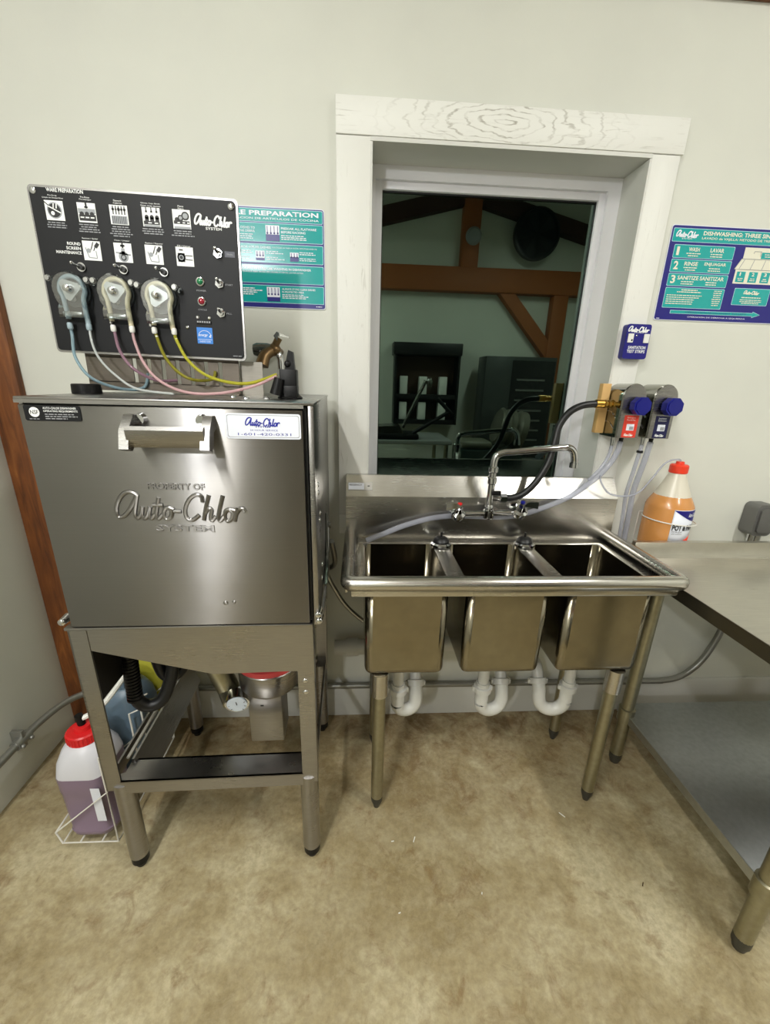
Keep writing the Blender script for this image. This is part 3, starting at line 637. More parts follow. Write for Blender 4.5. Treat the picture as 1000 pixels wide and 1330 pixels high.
for (x, m_) in ((-.541, TUBEC), (-.498, TUBEC), (-.446, TUBEC), (-.400, TUBEC), (-.597, TUBEG), (-.640, TUBEG)):
    G().lathe((x, yT, 1.487), [(.0045, 0), (.0062, .003), (.0062, .012), (.0048, .015)], seg=12).done('tube_connector', m_ if m_ is TUBEG else OFFW, cp)
# ---- spigot on the wall behind the machine
sp = thing('wall_spigot', 'aged brass spigot with lever and steel riser behind the machine', 'valve', (-.23, -.05, 1.36))
G().lathe((-.30, -.10, 1.482), [(.016, 0), (.020, .012), (.018, .045), (.013, .06)], axis=(1, 0, .05), seg=18).done('spigot_cone', DKCH, sp)
G().tube([(-.24, -.10, 1.484), (-.262, -.12, 1.466), (-.272, -.13, 1.437)], lambda t: .015 + .005 * t, 14).done('spigot_nozzle', BRONZE, sp)
G().sph((-.238, -.10, 1.484), .019, (1.1, 1, 1)).cyl((-.238, -.10, 1.49), (-.222, -.10, 1.518), .011).done('spigot_body', BRONZE, sp)
G().prism([(-.225, 1.508), (-.236, 1.522), (-.226, 1.534), (-.190, 1.520), (-.190, 1.517), (-.222, 1.522)], -.113, -.090, 'y').done('spigot_lever', CHROME, sp)
G().tube([(-.232, -.10, 1.48), (-.222, -.10, 1.462), (-.220, -.10, 1.44), (-.222, -.10, 1.352)], .0105, 12).done('riser_pipe', CHROME, sp)
G().tube([(-.236, -.10, 1.484), (-.236, 0, 1.484)], .010, 12, smooth=False).done('wall_stub', BRONZE, sp)
sp.location.x += .024; sp.location.z -= .004
# ================================================================== WALL SIGNS
def sign_left():
    s = thing('wall_sign', 'teal and navy ware preparation sign partly behind the control panel', 'sign', (-.28, -.001, 1.61))
    x0, x1 = -.50, -.0615
    G().prism(rrect(x0, x1, 1.6085, 1.8795, .008), -.003, -.001, 'y').done('border_edge', LABW, s)
    G().prism(rrect(x0 + .002, x1 - .002, 1.6105, 1.8775, .007), -.0035, -.003, 'y').done('sign_board', NAVY, s)
    y = -.0036
    def pnl(z0, z1):
        plate('panel_border', x0 + .006, x1 - .005, z0 - .001, z1 + .001, y, .0003, PALEB, s, .003); return plate('panel', x0 + .0075, x1 - .0065, z0 + .0005, z1 - .0005, y - .0003, .0003, TEAL, s, .003)
    for z0, z1 in ((1.8415, 1.8735), (1.7895, 1.8370), (1.7345, 1.7830), (1.6790, 1.7275), (1.6240, 1.6720)): pnl(z0, z1)
    y = -.0045; yw = y
    text('WARE PREPARATION', -.385, 1.8565, .306, .0125, y, LABW, s, bold=.03)
    text('PREPARACION DE ARTICULOS DE COCINA', -.372, 1.8465, .294, .0052, y, LABW, s, bold=.01)
    text('SCRAPE DISHES TO', -.345, 1.8215, .075, .006, y, LABW, s, bold=.01); text('REMOVE DEBRIS', -.335, 1.813, .064, .006, y, LABW, s, bold=.01)
    fine_print(s, -.335, -.275, 1.807, 3, .0052, y, LABW, .0022)
    text('PRESOAK ALL FLATWARE', -.192, 1.8225, .106, .0062, y, LABW, s, bold=.02); text('BEFORE RACKING', -.192, 1.813, .073, .0062, y, LABW, s, bold=.02)
    fine_print(s, -.192, -.09, 1.807, 3, .0048, y, LABW, .0022, 'l')
    text('RACK SOILED DISHES', -.320, 1.7715, .094, .0058, y, LABW, s, bold=.01); text('COLOQUE LA VAJILLA SUCIA APROPIADAMENTE', -.222, 1.772, .136, .0045, y, LABW, s)
    for a, b in ((-.34, -.276), (-.240, -.185), (-.139, -.078)): fine_print(s, a, b, 1.764, 2, .005, y, LABW, .0022, 'l'); fine_print(s, a, b, 1.748, 2, .005, y, LABW, .002, 'l')
    text('RINSE SOILED DISHES BEFORE WASHING IN DISHWASHER', -.345, 1.7145, .240, .0062, y, LABW, s, bold=.02)
    text('ENJUAGUE BIEN ANTES DE LAVARLOS EN EL LAVAPLATOS', -.320, 1.7055, .190, .0050, y, LABW, s)
    text('ALWAYS STORE CLEAN DISHES', -.197, 1.6605, .104, .0055, y, LABW, s, bold=.015); text('IN PROTECTED AREA', -.197, 1.6525, .068, .0055, y, LABW, s, bold=.015)
    fine_print(s, -.197, -.108, 1.6475, 3, .0048, y, LABW, .0022, 'l'); fine_print(s, -.34, -.255, 1.6625, 4, .0055, y, LABW, .003, 'l')
    fine_print(s, -.095, -.07, 1.6165, 1, .004, -.0036, LABW, .002)
    # small pictures
    def pic(a, b, c, d, n, low):
        plate('picture', a, b, c, d, y, .0003, LABW, s)
        g = G(); W = b - a; H = d - c
        g.box(a, b, y - .0006, y - .0003, c, c + H * low)
        for i in range(n): xx = a + W * (i + .5) / n; g.box(xx - .001, xx + .001, y - .0006, y - .0003, c + H * .45, d - .002); g.cyl((xx, y - .0003, c + H * .5), (xx, y - .0006, c + H * .5), W / n * .28, seg=12)
        g.done('picture_shapes', NAVY, s, ang=0)
    pic(-.238, -.197, 1.7915, 1.8325, 4, .42); pic(-.272, -.245, 1.7395, 1.7650, 3, .25); pic(-.168, -.142, 1.7395, 1.7635, 3, .5); pic(-.244, -.204, 1.6275, 1.6675, 4, .3)
    return s
sign_left()
def sign_right():
    s = thing('wall_sign', 'teal and navy three sink dishwashing method sign on the right wall area', 'sign', (1.25, -.001, 1.62))
    x0, x1 = 1.030, 1.475
    G().prism(rrect(x0, x1, 1.6165, 1.8895, .008), -.003, -.001, 'y').done('border_edge', LABW, s)
    G().prism(rrect(x0 + .002, x1 - .002, 1.6185, 1.8875, .007), -.0035, -.003, 'y').done('sign_board', NAVY, s)
    def pnl(a, b, c, d):
        plate('panel_border', a, b, c, d, -.0036, .0003, PALEB, s, .003); plate('panel', a + .0015, b - .0015, c + .0015, d - .0015, -.0039, .0003, TEAL, s, .003)
    y = -.0045
    pnl(1.037, x1 - .008, 1.8430, 1.8805)
    logo(1.048, 1.8565, .075, .0175, y, LABW, s, wt=.023); text('SYSTEM', 1.068, 1.850, .034, .004, y, LABW, s)
    text('DISHWASHING: THREE SINK METHOD', 1.137, 1.863, .322, .0115, y, CREAM, s, bold=.025); text('LAVADO de VAJILLA: METODO DE TRES FREGADEROS', 1.135, 1.8505, .322, .0082, y, CREAM, s, bold=.01)
    for i, (z0, z1, a, b) in enumerate(((1.7985, 1.8360, 'WASH', 'LAVAR'), (1.7585, 1.7955, 'RINSE', 'ENJUAGAR'), (1.7185, 1.7555, 'SANITIZE', 'SANITIZAR'))):
        pnl(1.050, 1.2545, z0, z1)
        text('123'[i], 1.060, z0 + .0075, .009 if i == 0 else .0155, .024, y, CREAM, s, bold=.03)
        wa = .0095 * len(a) * .95; wb = .0105 * len(b) * .88
        ca, cb = 1.118, 1.196 + (.004 if i else 0)
        text(a, ca - wa / 2, z0 + .019, wa, .0115, y, CREAM, s, bold=.02); text(b, cb - wb / 2, z0 + .019, wb, .0115, y, CREAM, s, bold=.02)
        fine_print(s, ca - .024, ca + .024, z0 + .0135, 2, .0065, y, CREAM, .0028); fine_print(s, cb - .022, cb + .022, z0 + .0135, 2, .0065, y, CREAM, .0028)
    pnl(1.050, 1.2545, 1.6545, 1.7145)
    fine_print(s, 1.09, 1.175, 1.708, 2, .006, y, CREAM, .0028); fine_print(s, 1.058, 1.190, 1.692, 5, .0062, y, CREAM, .0024, 'l'); fine_print(s, 1.215, 1.248, 1.708, 8, .006, y, CREAM, .0024)
    # drawing of the three sinks
    plate('drawing_ground', 1.289, x1 - .01, 1.779, 1.8365, -.0036, .0004, CREAM, s)
    G().prism([(1.268, 1.774), (1.285, 1.804), (x1 - .012, 1.804), (x1 - .012, 1.774)], -.0042, -.0036, 'y').done('drawing_rim', CREAM, s)
    plate('drawing_front', 1.274, x1 - .012, 1.733, 1.775, -.0036, .0004, CREAM, s)
    g = G()
    for a, b in (((1.268, 1.774), (1.285, 1.804)), ((1.285, 1.804), (x1 - .014, 1.804)), ((1.268, 1.774), (x1 - .014, 1.774)), ((1.284, 1.776), (1.296, 1.802)), ((1.322, 1.775), (1.330, 1.802)), ((1.362, 1.775), (1.368, 1.802)), ((1.323, 1.826), (1.348, 1.826)), ((1.345, 1.826), (1.347, 1.812)), ((1.323, 1.826), (1.322, 1.82))):
        g.cyl((a[0], -.0044, a[1]), (b[0], -.0044, b[1]), .0008, seg=5)
    g.done('drawing_lines', GREYP, s)
    for i in range(4):
        a = 1.281 + .0425 * i
        plate('drawing_sink', a, a + .030, 1.7375, 1.768, -.0040, .0003, TEAL, s)
        if i < 3: text('123'[i], a + .010, 1.7555, .004 if i == 0 else .009, .0105, y, CREAM, s, bold=.03)
        fine_print(s, a + .006, a + .024, 1.748, 2, .005, y, CREAM, .0022)
    plate('drawing_tag', 1.349, 1.40, 1.806, 1.824, -.0041, .0003, TEAL, s); fine_print(s, 1.356, 1.395, 1.818, 2, .006, y, CREAM, .0022)
    pnl(1.288, 1.4135, 1.6700, 1.7205)
    logo(1.322, 1.7035, .056, .0105, y, CREAM, s, wt=.023); fine_print(s, 1.315, 1.39, 1.693, 1, .006, y, CREAM, .003); fine_print(s, 1.31, 1.395, 1.686, 3, .005, y, CREAM, .0022)
    G().prism([(1.082, 1.648), (1.372, 1.648), (1.372, 1.652), (1.400, 1.6425), (1.372, 1.633), (1.372, 1.6375), (1.082, 1.6375)], -.0041, -.0036, 'y').done('arrow', PALEB, s)
    G().prism([(1.0835, 1.6468), (1.373, 1.6468), (1.373, 1.6500), (1.3975, 1.6425), (1.373, 1.635), (1.373, 1.6387), (1.0835, 1.6387)], -.0044, -.0041, 'y').done('arrow_fill', TEAL, s)
    text('OPERATION FROM RIGHT TO LEFT', 1.135, 1.6408, .215, .0042, -.0048, NAVY, s); text('OPERACION DE DERECHA A IZQUIERDA', 1.146, 1.6265, .205, .0045, -.0036, LABW, s, bold=.01)
    fine_print(s, 1.037, 1.052, 1.622, 1, .004, -.0036, LABW, .002)
sign_right()
# ---- test strip holder
ts = thing('test_strip_box', 'small navy sanitation test strip holder on the window casing', 'box', (.963, -.03, 1.49))
G().prism(rrect(.922, 1.004, 1.490, 1.596, .008), -.046, -.0195, 'y').done('holder_body', NAVY, ts)
ty = -.0462
logo(.927, 1.573, .072, .0165, ty, WHITE, ts, wt=.023); text('SYSTEM', .948, 1.5685, .03, .0036, ty, WHITE, ts)
for x in (.929, .983): plate('test_strip_vial', x, x + .018, 1.540, 1.567, ty, .003, OFFW, ts, .002)
G().box(.940, .945, -.0496, -.0491, 1.544, 1.550).done('vial_mark', BLACK, ts); G().sph((.958, ty, 1.5615), .003, (1, .5, 1)).done('holder_screw', CHROME, ts)
text('SANITATION', .936, 1.5205, .060, .0095, ty, WHITE, ts, bold=.02); text('TEST STRIPS', .934, 1.5085, .062, .0095, ty, WHITE, ts, bold=.02)
# ================================================================== DISPENSERS
blk = tag(G().box(.876, .906, -.046, -.0205, 1.245, 1.41, .002).done('wood_block', PLY), 'raw plywood mounting block beside the first chemical dispenser', 'block')
def dispenser(cx, label, lm, word):
    s = thing('chemical_dispenser', label, 'dispenser', (cx, -.05, 1.235), 'chemical dispensers beside the window')
    hw, zb, zt = .040, 1.238, 1.372; y0, y1 = -.122, -.021
    def arch(sc=1.0):
        P = [(cx - hw * sc, zb), (cx + hw * sc, zb), (cx + hw * sc, zt)]
        for k in range(1, 12): a = math.pi * k / 12; P.append((cx + hw * sc * math.cos(a), zt + hw * sc * math.sin(a)))
        P.append((cx - hw * sc, zt)); return P
    G().prism(arch(), y0 + .006, y1, 'y').done('housing', mat('disp_steel', (160, 160, 152), .1, 1.0), s)
    G().prism(arch(.93), y0, y0 + .008, 'y').done('front_cover', STEEL, s)
    g = G()
    for z in (1.345, 1.315, 1.28): g.tube([(cx - hw - .001, y1 - .01, z + .004), (cx - hw - .001, y1 - .045, z + .006), (cx - hw - .001, y1 - .075, z - .012)], .0016, 6)
    g.done('side_ribs', CHROME, s)
    kz = 1.343
    kn = G().prism(hexa((cx + .010, kz), .030, 8, .39), y0 - .034, y0 - .008, 'y').done('knob', BLUEK, s)
    G().cyl((cx + .012, y0, kz), (cx + .012, y0 - .01, kz), .018, seg=20).done('knob_collar', BLUEK, kn)
    G().prism(hexa((cx + .010, kz), .024, 8, .39), y0 - .037, y0 - .033, 'y').done('knob_cap', BLUEK, kn)
    lx = cx + .002
    plate('product_label', lx - .024, lx + .025, 1.240, 1.312, y0, .0006, lm, s)
    text(word[0], lx - .014, 1.3015, .028, .005, y0 - .0008, WHITE, s); text(word[1], lx - .014, 1.2945, .028, .005, y0 - .0008, WHITE, s)
    plate('label_photo', lx - .012, lx + .014, 1.263, 1.284, y0 - .0006, .0004, LABW, s); plate('label_photo_subject', lx - .002, lx + .012, 1.265, 1.276, y0 - .001, .0003, GREYP, s)
    logo(lx - .016, 1.245, .032, .008, y0 - .0008, WHITE, s, wt=.023)
    for dx, l in ((-.025, .030), (.004, .02)): G().cyl((cx + dx, -.085, zb + .002), (cx + dx, -.085, zb - l), .008, .0065, seg=14).done('outlet_nipple', BLKPL if dx > 0 else CHROME, s)
    return s
dispenser(.948, 'steel chemical dispenser with blue knob and red label', REDLAB, ('Detergent', 'Pot & Pan'))
dispenser(1.056, 'steel chemical dispenser with blue knob and navy label', NAVYLAB, ('Sanitizer', 'Solution'))
hz = thing('water_hose', 'black rubber water hose with brass coupling curving up from the faucet', 'hose', (.7, -.1, 1.02))
G().tube([(.553, -.125, 1.026), (.580, -.13, 1.029), (.615, -.135, 1.046), (.655, -.13, 1.088), (.690, -.12, 1.150), (.706, -.11, 1.215), (.718, -.10, 1.270), (.748, -.095, 1.315), (.79, -.092, 1.338), (.842, -.09, 1.345)], .0115, 12).done('hose', BLACK, hz)
g = G().cyl((.836, -.09, 1.345), (.862, -.09, 1.345), .014, seg=12).cyl((.862, -.09, 1.345), (.915, -.09, 1.345), .008, seg=10)
for k in range(3): g.cyl((.866 + .013 * k, -.09, 1.345), (.872 + .013 * k, -.09, 1.345), .0135, seg=6)
g.done('brass_coupling', BRASS, hz)
def hose(pts, r, m, label, grp, nm='clear_hose'): return tag(G().tube(pts, r, 12, 8).done(nm, m), label, 'hose', grp)
gh = 'clear vinyl hoses from the dispensers'
hose([(.952, -.085, 1.222), (.945, -.088, 1.185), (.92, -.09, 1.135), (.87, -.092, 1.080), (.79, -.10, 1.024), (.705, -.105, .987), (.625, -.105, .960), (.545, -.105, .950), (.470, -.103, .951), (.392, -.103, .953), (.304, -.105, .944), (.21, -.11, .918), (.142, -.12, .893), (.075, -.13, .868)], .0098, CLEAR, 'long clear hose swooping from the red-label dispenser across the sink backsplash', gh)
hose([(.923, -.085, 1.212), (.918, -.085, 1.17), (.895, -.088, 1.125), (.86, -.09, 1.085)], .006, CLEAR, 'short clear hose beside the black nipple of the red-label dispenser', gh)
hose([(1.060, -.085, 1.222), (1.052, -.085, 1.15), (1.048, -.07, 1.05), (1.056, -.06, .96), (1.066, -.05, .84), (1.062, -.045, .74)], .0098, CLEAR, 'thick clear hose hanging from the navy-label dispenser behind the bottle', gh)
hose([(1.031, -.085, 1.212), (1.022, -.085, 1.13), (1.022, -.07, 1.03), (1.034, -.06, .95), (1.046, -.05, .84)], .0068, CLEAR, 'thin clear hose hanging from the navy-label dispenser', gh)
G2 = tag(G().cyl((1.0285, -.085, 1.192), (1.0283, -.085, 1.184), .0105, seg=14).done('hose_clip', BLKPL), 'black clip ring on the thin hanging hose', 'clip')
hose([(1.186, -.086, 1.155), (1.178, -.088, 1.163), (1.140, -.095, 1.160), (1.112, -.10, 1.142), (1.085, -.10, 1.097), (1.045, -.105, 1.048), (.995, -.105, 1.032), (.94, -.10, 1.040), (.905, -.10, 1.075), (.892, -.10, 1.105)], .0032, CLEAR, 'thin clear feed tube from the orange bottle cap to the dispenser', gh)
# ================================================================== SINK
sk = thing('sink', 'three compartment stainless steel commercial sink under the window', 'sink', (.495, -.28, 0))
DZ, RZ = .858, .8765
xs = [.018, .068, .308, .360, .604, .658, .914, .972]; ys = [-.49, -.462, -.135, -.085]
g = G()
for i in range(7):
    for j in range(3):
        if j == 1 and i in (1, 3, 5): continue
        g.face([(xs[i], ys[j], DZ), (xs[i + 1], ys[j], DZ), (xs[i + 1], ys[j + 1], DZ), (xs[i], ys[j + 1], DZ)])
bmesh.ops.remove_doubles(g.b, verts=g.b.verts, dist=1e-5)
for e in [((xs[0], -.085), (xs[0], ys[0])), ((xs[0], ys[0]), (xs[-1], ys[0])), ((xs[-1], ys[0]), (xs[-1], -.085))]:
    g.face([(e[0][0], e[0][1], DZ), (e[1][0], e[1][1], DZ), (e[1][0], e[1][1], RZ + .012), (e[0][0], e[0][1], RZ + .012)])
bmesh.ops.remove_doubles(g.b, verts=g.b.verts, dist=1e-5)
bmesh.ops.solidify(g.b, geom=g.b.faces[:], thickness=-.0025) if False else None
dk = g.done('deck', SINKST, sk)
dk.modifiers.new('sheet', 'SOLIDIFY').thickness = .003
# rolled rim
R_ = .0208
pth = [(.0195, -.075, RZ), (.0195, -.10, RZ), (.0195, -.472, RZ)]
for a in (180, 210, 240, 270): pth.append((.0195 + .014 + .014 * math.cos(math.radians(a)), -.472 - .0 + .014 * math.sin(math.radians(a)), RZ))
for a in (270, 300, 330, 360): pth.append((.9705 - .014 + .014 * math.cos(math.radians(a)), -.472 + .014 * math.sin(math.radians(a)), RZ))
pth += [(.9705, -.10, RZ), (.9705, -.075, RZ)]
G().tube(pth, R_, 16, smooth=False).done('rolled_rim', SINKST, sk)
G().box(.028, .962, -.486, -.474, .836, .860, .002).done('front_lip', SINKST, sk)
for x in (.012, .972): G().box(x, x + .006, -.47, -.09, .842, .868).done('side_lip', SINKST, sk)
G().prism([(-.085, .858), (-.085, 1.016), (-.042, 1.078), (-.040, 1.083), (-.0225, 1.083), (-.0225, .858)], .003, .985, 'x').done('backsplash', SINKST, sk, None, 20)
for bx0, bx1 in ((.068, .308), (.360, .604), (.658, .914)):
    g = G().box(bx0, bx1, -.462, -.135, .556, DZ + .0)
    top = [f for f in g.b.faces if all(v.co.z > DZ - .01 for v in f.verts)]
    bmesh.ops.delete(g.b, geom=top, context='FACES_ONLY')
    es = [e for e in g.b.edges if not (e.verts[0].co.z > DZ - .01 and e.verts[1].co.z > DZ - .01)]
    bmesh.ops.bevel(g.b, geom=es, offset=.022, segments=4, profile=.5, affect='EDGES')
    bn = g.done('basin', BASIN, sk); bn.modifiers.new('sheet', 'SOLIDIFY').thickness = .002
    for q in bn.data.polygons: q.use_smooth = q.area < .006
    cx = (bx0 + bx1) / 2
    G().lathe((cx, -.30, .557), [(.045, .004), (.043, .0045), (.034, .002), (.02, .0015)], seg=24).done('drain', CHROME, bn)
for k, (x, y) in enumerate(((.116, -.4415), (.866, -.4415), (.116, -.164), (.866, -.164))):
    lg = G().cyl((x, y, .05), (x, y, .555), .0205, seg=20).done('leg', GALV, sk)
    G().lathe((x, y, .47), [(.0215, 0), (.0265, .004), (.0265, .0855)], seg=20).done('leg_socket', SINKST, lg)
    G().lathe((x, y, 0), [(.010, 0), (.013, .012), (.019, .03), (.0205, .05)], seg=18).done('bullet_foot', mat('foot_grey', (74, 74, 70), .45, .6), lg)
# maker's plate on the sloped backsplash band
TT = Matrix.Translation((0, -.0635, 1.047)) @ Matrix.Rotation(-math.atan2(.043, .062), 4, 'X')
def tplate(x0, x1, z0, z1, t, m, nm):
    g = G().box(x0, x1, -t, 0, z0, z1); bmesh.ops.transform(g.b, matrix=TT @ Matrix.Translation((0, -.0012, 0)), verts=g.b.verts); return g.done(nm, m, sk)
tplate(.010, .095, -.016, .014, .0006, mat('plate_grey', (176, 174, 168), .4, .4), 'maker_plate'); tplate(.012, .066, -.013, .011, .0009, LABW, 'plate_label'); tplate(.078, .086, -.002, .002, .0009, BLACK, 'plate_mark')
text('REGENCY', .015, .001, .044, .006, -.0023, BLACK, sk, bold=.02, T=TT)
# stoppers resting on the dividers
for x, y, l in ((.334, -.158, 'left'), (.631, -.156, 'right')):
    s = thing('sink_stopper', 'chrome strainer ring with black stopper resting on the ' + l + ' basin divider', 'stopper', (x, y, DZ), 'stoppers resting on the basin dividers')
    G().lathe((x, y, DZ + .0015), [(.030, 0), (.036, .004), (.036, .011), (.030, .015), (.024, .013)], seg=28).done('strainer_ring', CHROME, s)
    G().lathe((x, y, DZ + .012), [(.027, 0), (.028, .010), (.022, .020), (.014, .024), (.004, .025), (.004, .040)], seg=24).done('stopper_plug', BLACK, s)
# ================================================================== FAUCET
fa = thing('faucet', 'chrome wall mounted faucet with long swing spout', 'faucet', (.5, -.10, .95))
fy = -.128
G().tube([(.385, fy, .967), (.50, fy, .971), (.612, fy, .975)], .010, 14).done('bridge_pipe', CHROME, fa)
for x, z, c, dx in ((.390, .968, RED, -.045), (.607, .976, BLUEK, .05)):
    v = G().lathe((x, -.086, z), [(.024, 0), (.024, .006), (.016, .012), (.016, .05)], axis=(0, -1, 0), seg=20).done('valve_body', CHROME, fa)
    G().lathe((x, fy - .01, z), [(.024, -.008), (.026, .004), (.026, .012), (.017, .018), (.012, .034)], axis=(0, -.5, .86), seg=18).done('valve_bonnet', CHROME, v)
    G().prism([(x + .012, z + .042), (x + dx * .4, z + .046), (x + dx * 1.05, z + .046), (x + dx * 1.05, z + .022), (x + dx * .4, z + .028), (x + .0, z + .030)], fy - .036, fy - .020, 'y').done('lever_handle', CHROME, v)
    G().lathe((x, fy - .028, z + .040), [(.008, 0), (.008, .006), (.005, .008)], axis=(0, -.3, 1), seg=14).done('index_button', c, v)
G().lathe((.50, fy, .953), [(.016, 0), (.019, .004), (.019, .03), (.014, .034), (.015, .045), (.013, .05)], seg=20).done('center_body', CHROME, fa)
G().cyl((.50, fy, .99), (.50, fy, 1.12), .0125, seg=18).done('riser', CHROME, fa)
G().lathe((.50, fy, 1.075), [(.0125, 0), (.0165, .004), (.0165, .022), (.0125, .026), (.0125, .04), (.0175, .044), (.0175, .058), (.013, .062)], seg=18).done('spout_nut', CHROME, fa)
G().tube([(.50, fy, 1.12), (.50, fy, 1.150), (.507, fy, 1.172), (.528, fy, 1.183), (.56, fy, 1.186), (.64, fy, 1.194), (.725, fy, 1.203), (.752, fy, 1.202), (.769, fy, 1.188), (.777, fy, 1.163), (.778, fy, 1.15)], .0118, 14).done('spout', CHROME, fa)
G().cyl((.778, fy, 1.153), (.778, fy, 1.136), .0145, seg=16).done('aerator', CHROME, fa)
tee = G().cyl((.50, fy, 1.026), (.545, fy + .0, 1.026), .011, seg=14).cyl((.535, fy, 1.026), (.556, fy, 1.026), .0155, seg=6).done('branch_tee', CHROME, fa)
G().box(.498, .530, fy - .024, fy - .012, 1.040, 1.056, .003).done('shutoff_lever', BLKPL, tee)
# ================================================================== WASTE PIPES UNDER THE SINK
def trap(x, x2, n, label):
    t = thing('drain_trap', label, 'pipe', (x, -.30, .25), 'white drain traps under the basins')
    sg = 1 if x2 > x else -1
    G().cyl((x, -.30, .556), (x, -.30, .36), .0195, seg=18).done('tailpiece', PVC, t)
    zb = .285
    cxm = (x + x2) / 2; rr = abs(x2 - x) / 2
    pts = [(x, -.30, .40), (x, -.30, .32)] + [(cxm - sg * rr * math.cos(a), -.30 + .02 * k / 6, .312 - rr * 1.05 * math.sin(a)) for k, a in enumerate([math.pi * q / 6 for q in range(0, 7)])] + [(x2, -.27, .345), (x2 - sg * 0, -.25, .37)]
    G().tube(pts, .0235, 16, 4).done('u_bend', PVC, t)
    G().tube([(x2, -.255, .36), (x2, -.235, .395), (x2 + .0, -.20, .415), (x2, -.14, .42), (x2, -.05, .425)], .0205, 14).done('trap_arm', PVC, t)
    for c, ax in (((x, -.30, .372), (0, 0, 1)), ((x2, -.252, .362), (0, .55, .8))):
        nu = G().lathe(c, [(.026, -.012), (.031, -.010), (.031, .010), (.026, .012)], axis=ax, seg=18).done('slip_nut', PVC, t)
        for s_ in (-1, 1): G().box(c[0] + s_ * .030 - .006, c[0] + s_ * .030 + .006, c[1] - .004, c[1] + .004, c[2] - .008, c[2] + .008).done('nut_wing', PVC, nu)
trap(.190, .258, 0, 'white plastic drain trap below the left basin')
trap(.492, .575, 1, 'white plastic drain trap below the middle basin')
trap(.806, .715, 2, 'white plastic drain trap below the right basin')
tag(G().cyl((-.045, -.06, .3818), (1.0, -.06, .416), .030, seg=20).cyl((.0, -.06, .3835), (.05, -.06, .385), .036, seg=20).done('waste_pipe', PVC), 'white plastic waste pipe along the wall behind the sink', 'pipe')
bh = tag(G().tube([(-.035, -.30, .93), (-.03, -.22, .82), (-.068, -.10, .735), (-.035, -.09, .65), (.005, -.09, .585), (.065, -.09, .525), (.12, -.1, .50)], .0085, 10).done('braided_hose', WIREG), 'grey braided supply hose looping between machine and sink', 'hose')
# conduit
cd = thing('conduit', 'grey steel electrical conduit running around the wall near the floor', 'conduit', (0, -.03, .171))
R0 = .0125
G().tube([(-1.112, -1.3, .19), (-1.112, -.42, .19), (-1.112, -.30, .19), (-1.108, -.22, .19), (-1.085, -.12, .187), (-1.03, -.055, .182), (-.94, -.032, .176), (-.8, -.03, .173), (-.3, -.03, .172), (.3, -.03, .172), (1.30, -.03, .172), (1.38, -.03, .172), (1.47, -.03, .189), (1.535, -.03, .245), (1.573, -.03, .32), (1.60, -.03, .43), (1.605, -.03, .55), (1.605, -.03, .86)], R0, 12).done('conduit_pipe', COND, cd)
g = G().cyl((-1.112, -.335, .19), (-1.112, -.275, .19), .018, seg=14).box(-1.139, -1.10, -.312, -.298, .165, .23, .002).sph((-1.094, -.325, .182), .008).sph((-1.094, -.285, .182), .008); g.done('coupling_strap', COND, cd)
G().cyl((1.205, -.03, .172), (1.255, -.03, .172), .0155, seg=14).done('coupling', COND, cd)
sb = thing('switch_box', 'grey weatherproof outlet box on conduit at the right edge', 'outlet box', (1.605, -.03, .86))
G().prism(rrect(1.560, 1.640, .868, .992, .02), -.062, -.001, 'y').done('box_body', LEAD, sb); G().prism(rrect(1.572, 1.632, .882, .980, .015), -.070, -.062, 'y').done('box_cover', LEAD, sb)
for x in (1.585, 1.612): G().cyl((x, -.04, .872), (x, -.04, .835), .013, seg=12).done('box_connector', CHROME, sb)
dv = tag(G().box(1.11, 1.136, -.05, -.001, .50, .70, .004).done('wall_box', BLKPL), 'narrow black box fixed to the wall behind the table leg', 'box')
tag(G().tube([(1.14, -.03, .62), (1.17, -.05, .65), (1.165, -.05, .69), (1.13, -.04, .70)], .0025, 6).done('loose_wire', WIREG), 'thin loop of grey wire on the black wall box', 'wire')
# ================================================================== ORANGE BOTTLE IN WIRE RING
bo = thing('chemical_bottle', 'gallon bottle of amber pot and pan detergent with orange cap', 'bottle', (1.178, -.105, .842))
c0 = (1.186, -.086, .842)
G().lathe(c0, [(.070, 0), (.078, .006), (.078, .152), (.075, .163), (.066, .180), (.058, .194)], seg=36).done('bottle_body', AMBER, bo)
G().lathe(c0, [(.0583, .1935), (.044, .228), (.030, .262), (.026, .276), (.022, .284)], seg=32).done('bottle_shoulder', MILK, bo)
G().lathe(c0, [(.028, .274), (.030, .276), (.030, .300), (.026, .304), (.014, .305), (.013, .314)], seg=24).done('bottle_cap', ORRED, bo)
def wrap_label(z0, z1, a0, a1, m, nm, r=.0785, zf=None):
    g = G(); n = 14
    for k in range(n):
        A = [math.radians(a0 + (a1 - a0) * q / n) for q in (k, k + 1)]
        top = [zf(q / n) if zf else z1 for q in (k, k + 1)]
        g.face([(c0[0] + r * math.cos(A[0]), c0[1] + r * math.sin(A[0]), z0), (c0[0] + r * math.cos(A[1]), c0[1] + r * math.sin(A[1]), z0), (c0[0] + r * math.cos(A[1]), c0[1] + r * math.sin(A[1]), top[1]), (c0[0] + r * math.cos(A[0]), c0[1] + r * math.sin(A[0]), top[0])])
    bmesh.ops.remove_doubles(g.b, verts=g.b.verts, dist=1e-5); o = g.done(nm, m, bo); o.modifiers.new('paper', 'SOLIDIFY').thickness = .0004; return o
wrap_label(.850, .997, 246, 322, LABW, 'bottle_label')
g = G(); n = 16
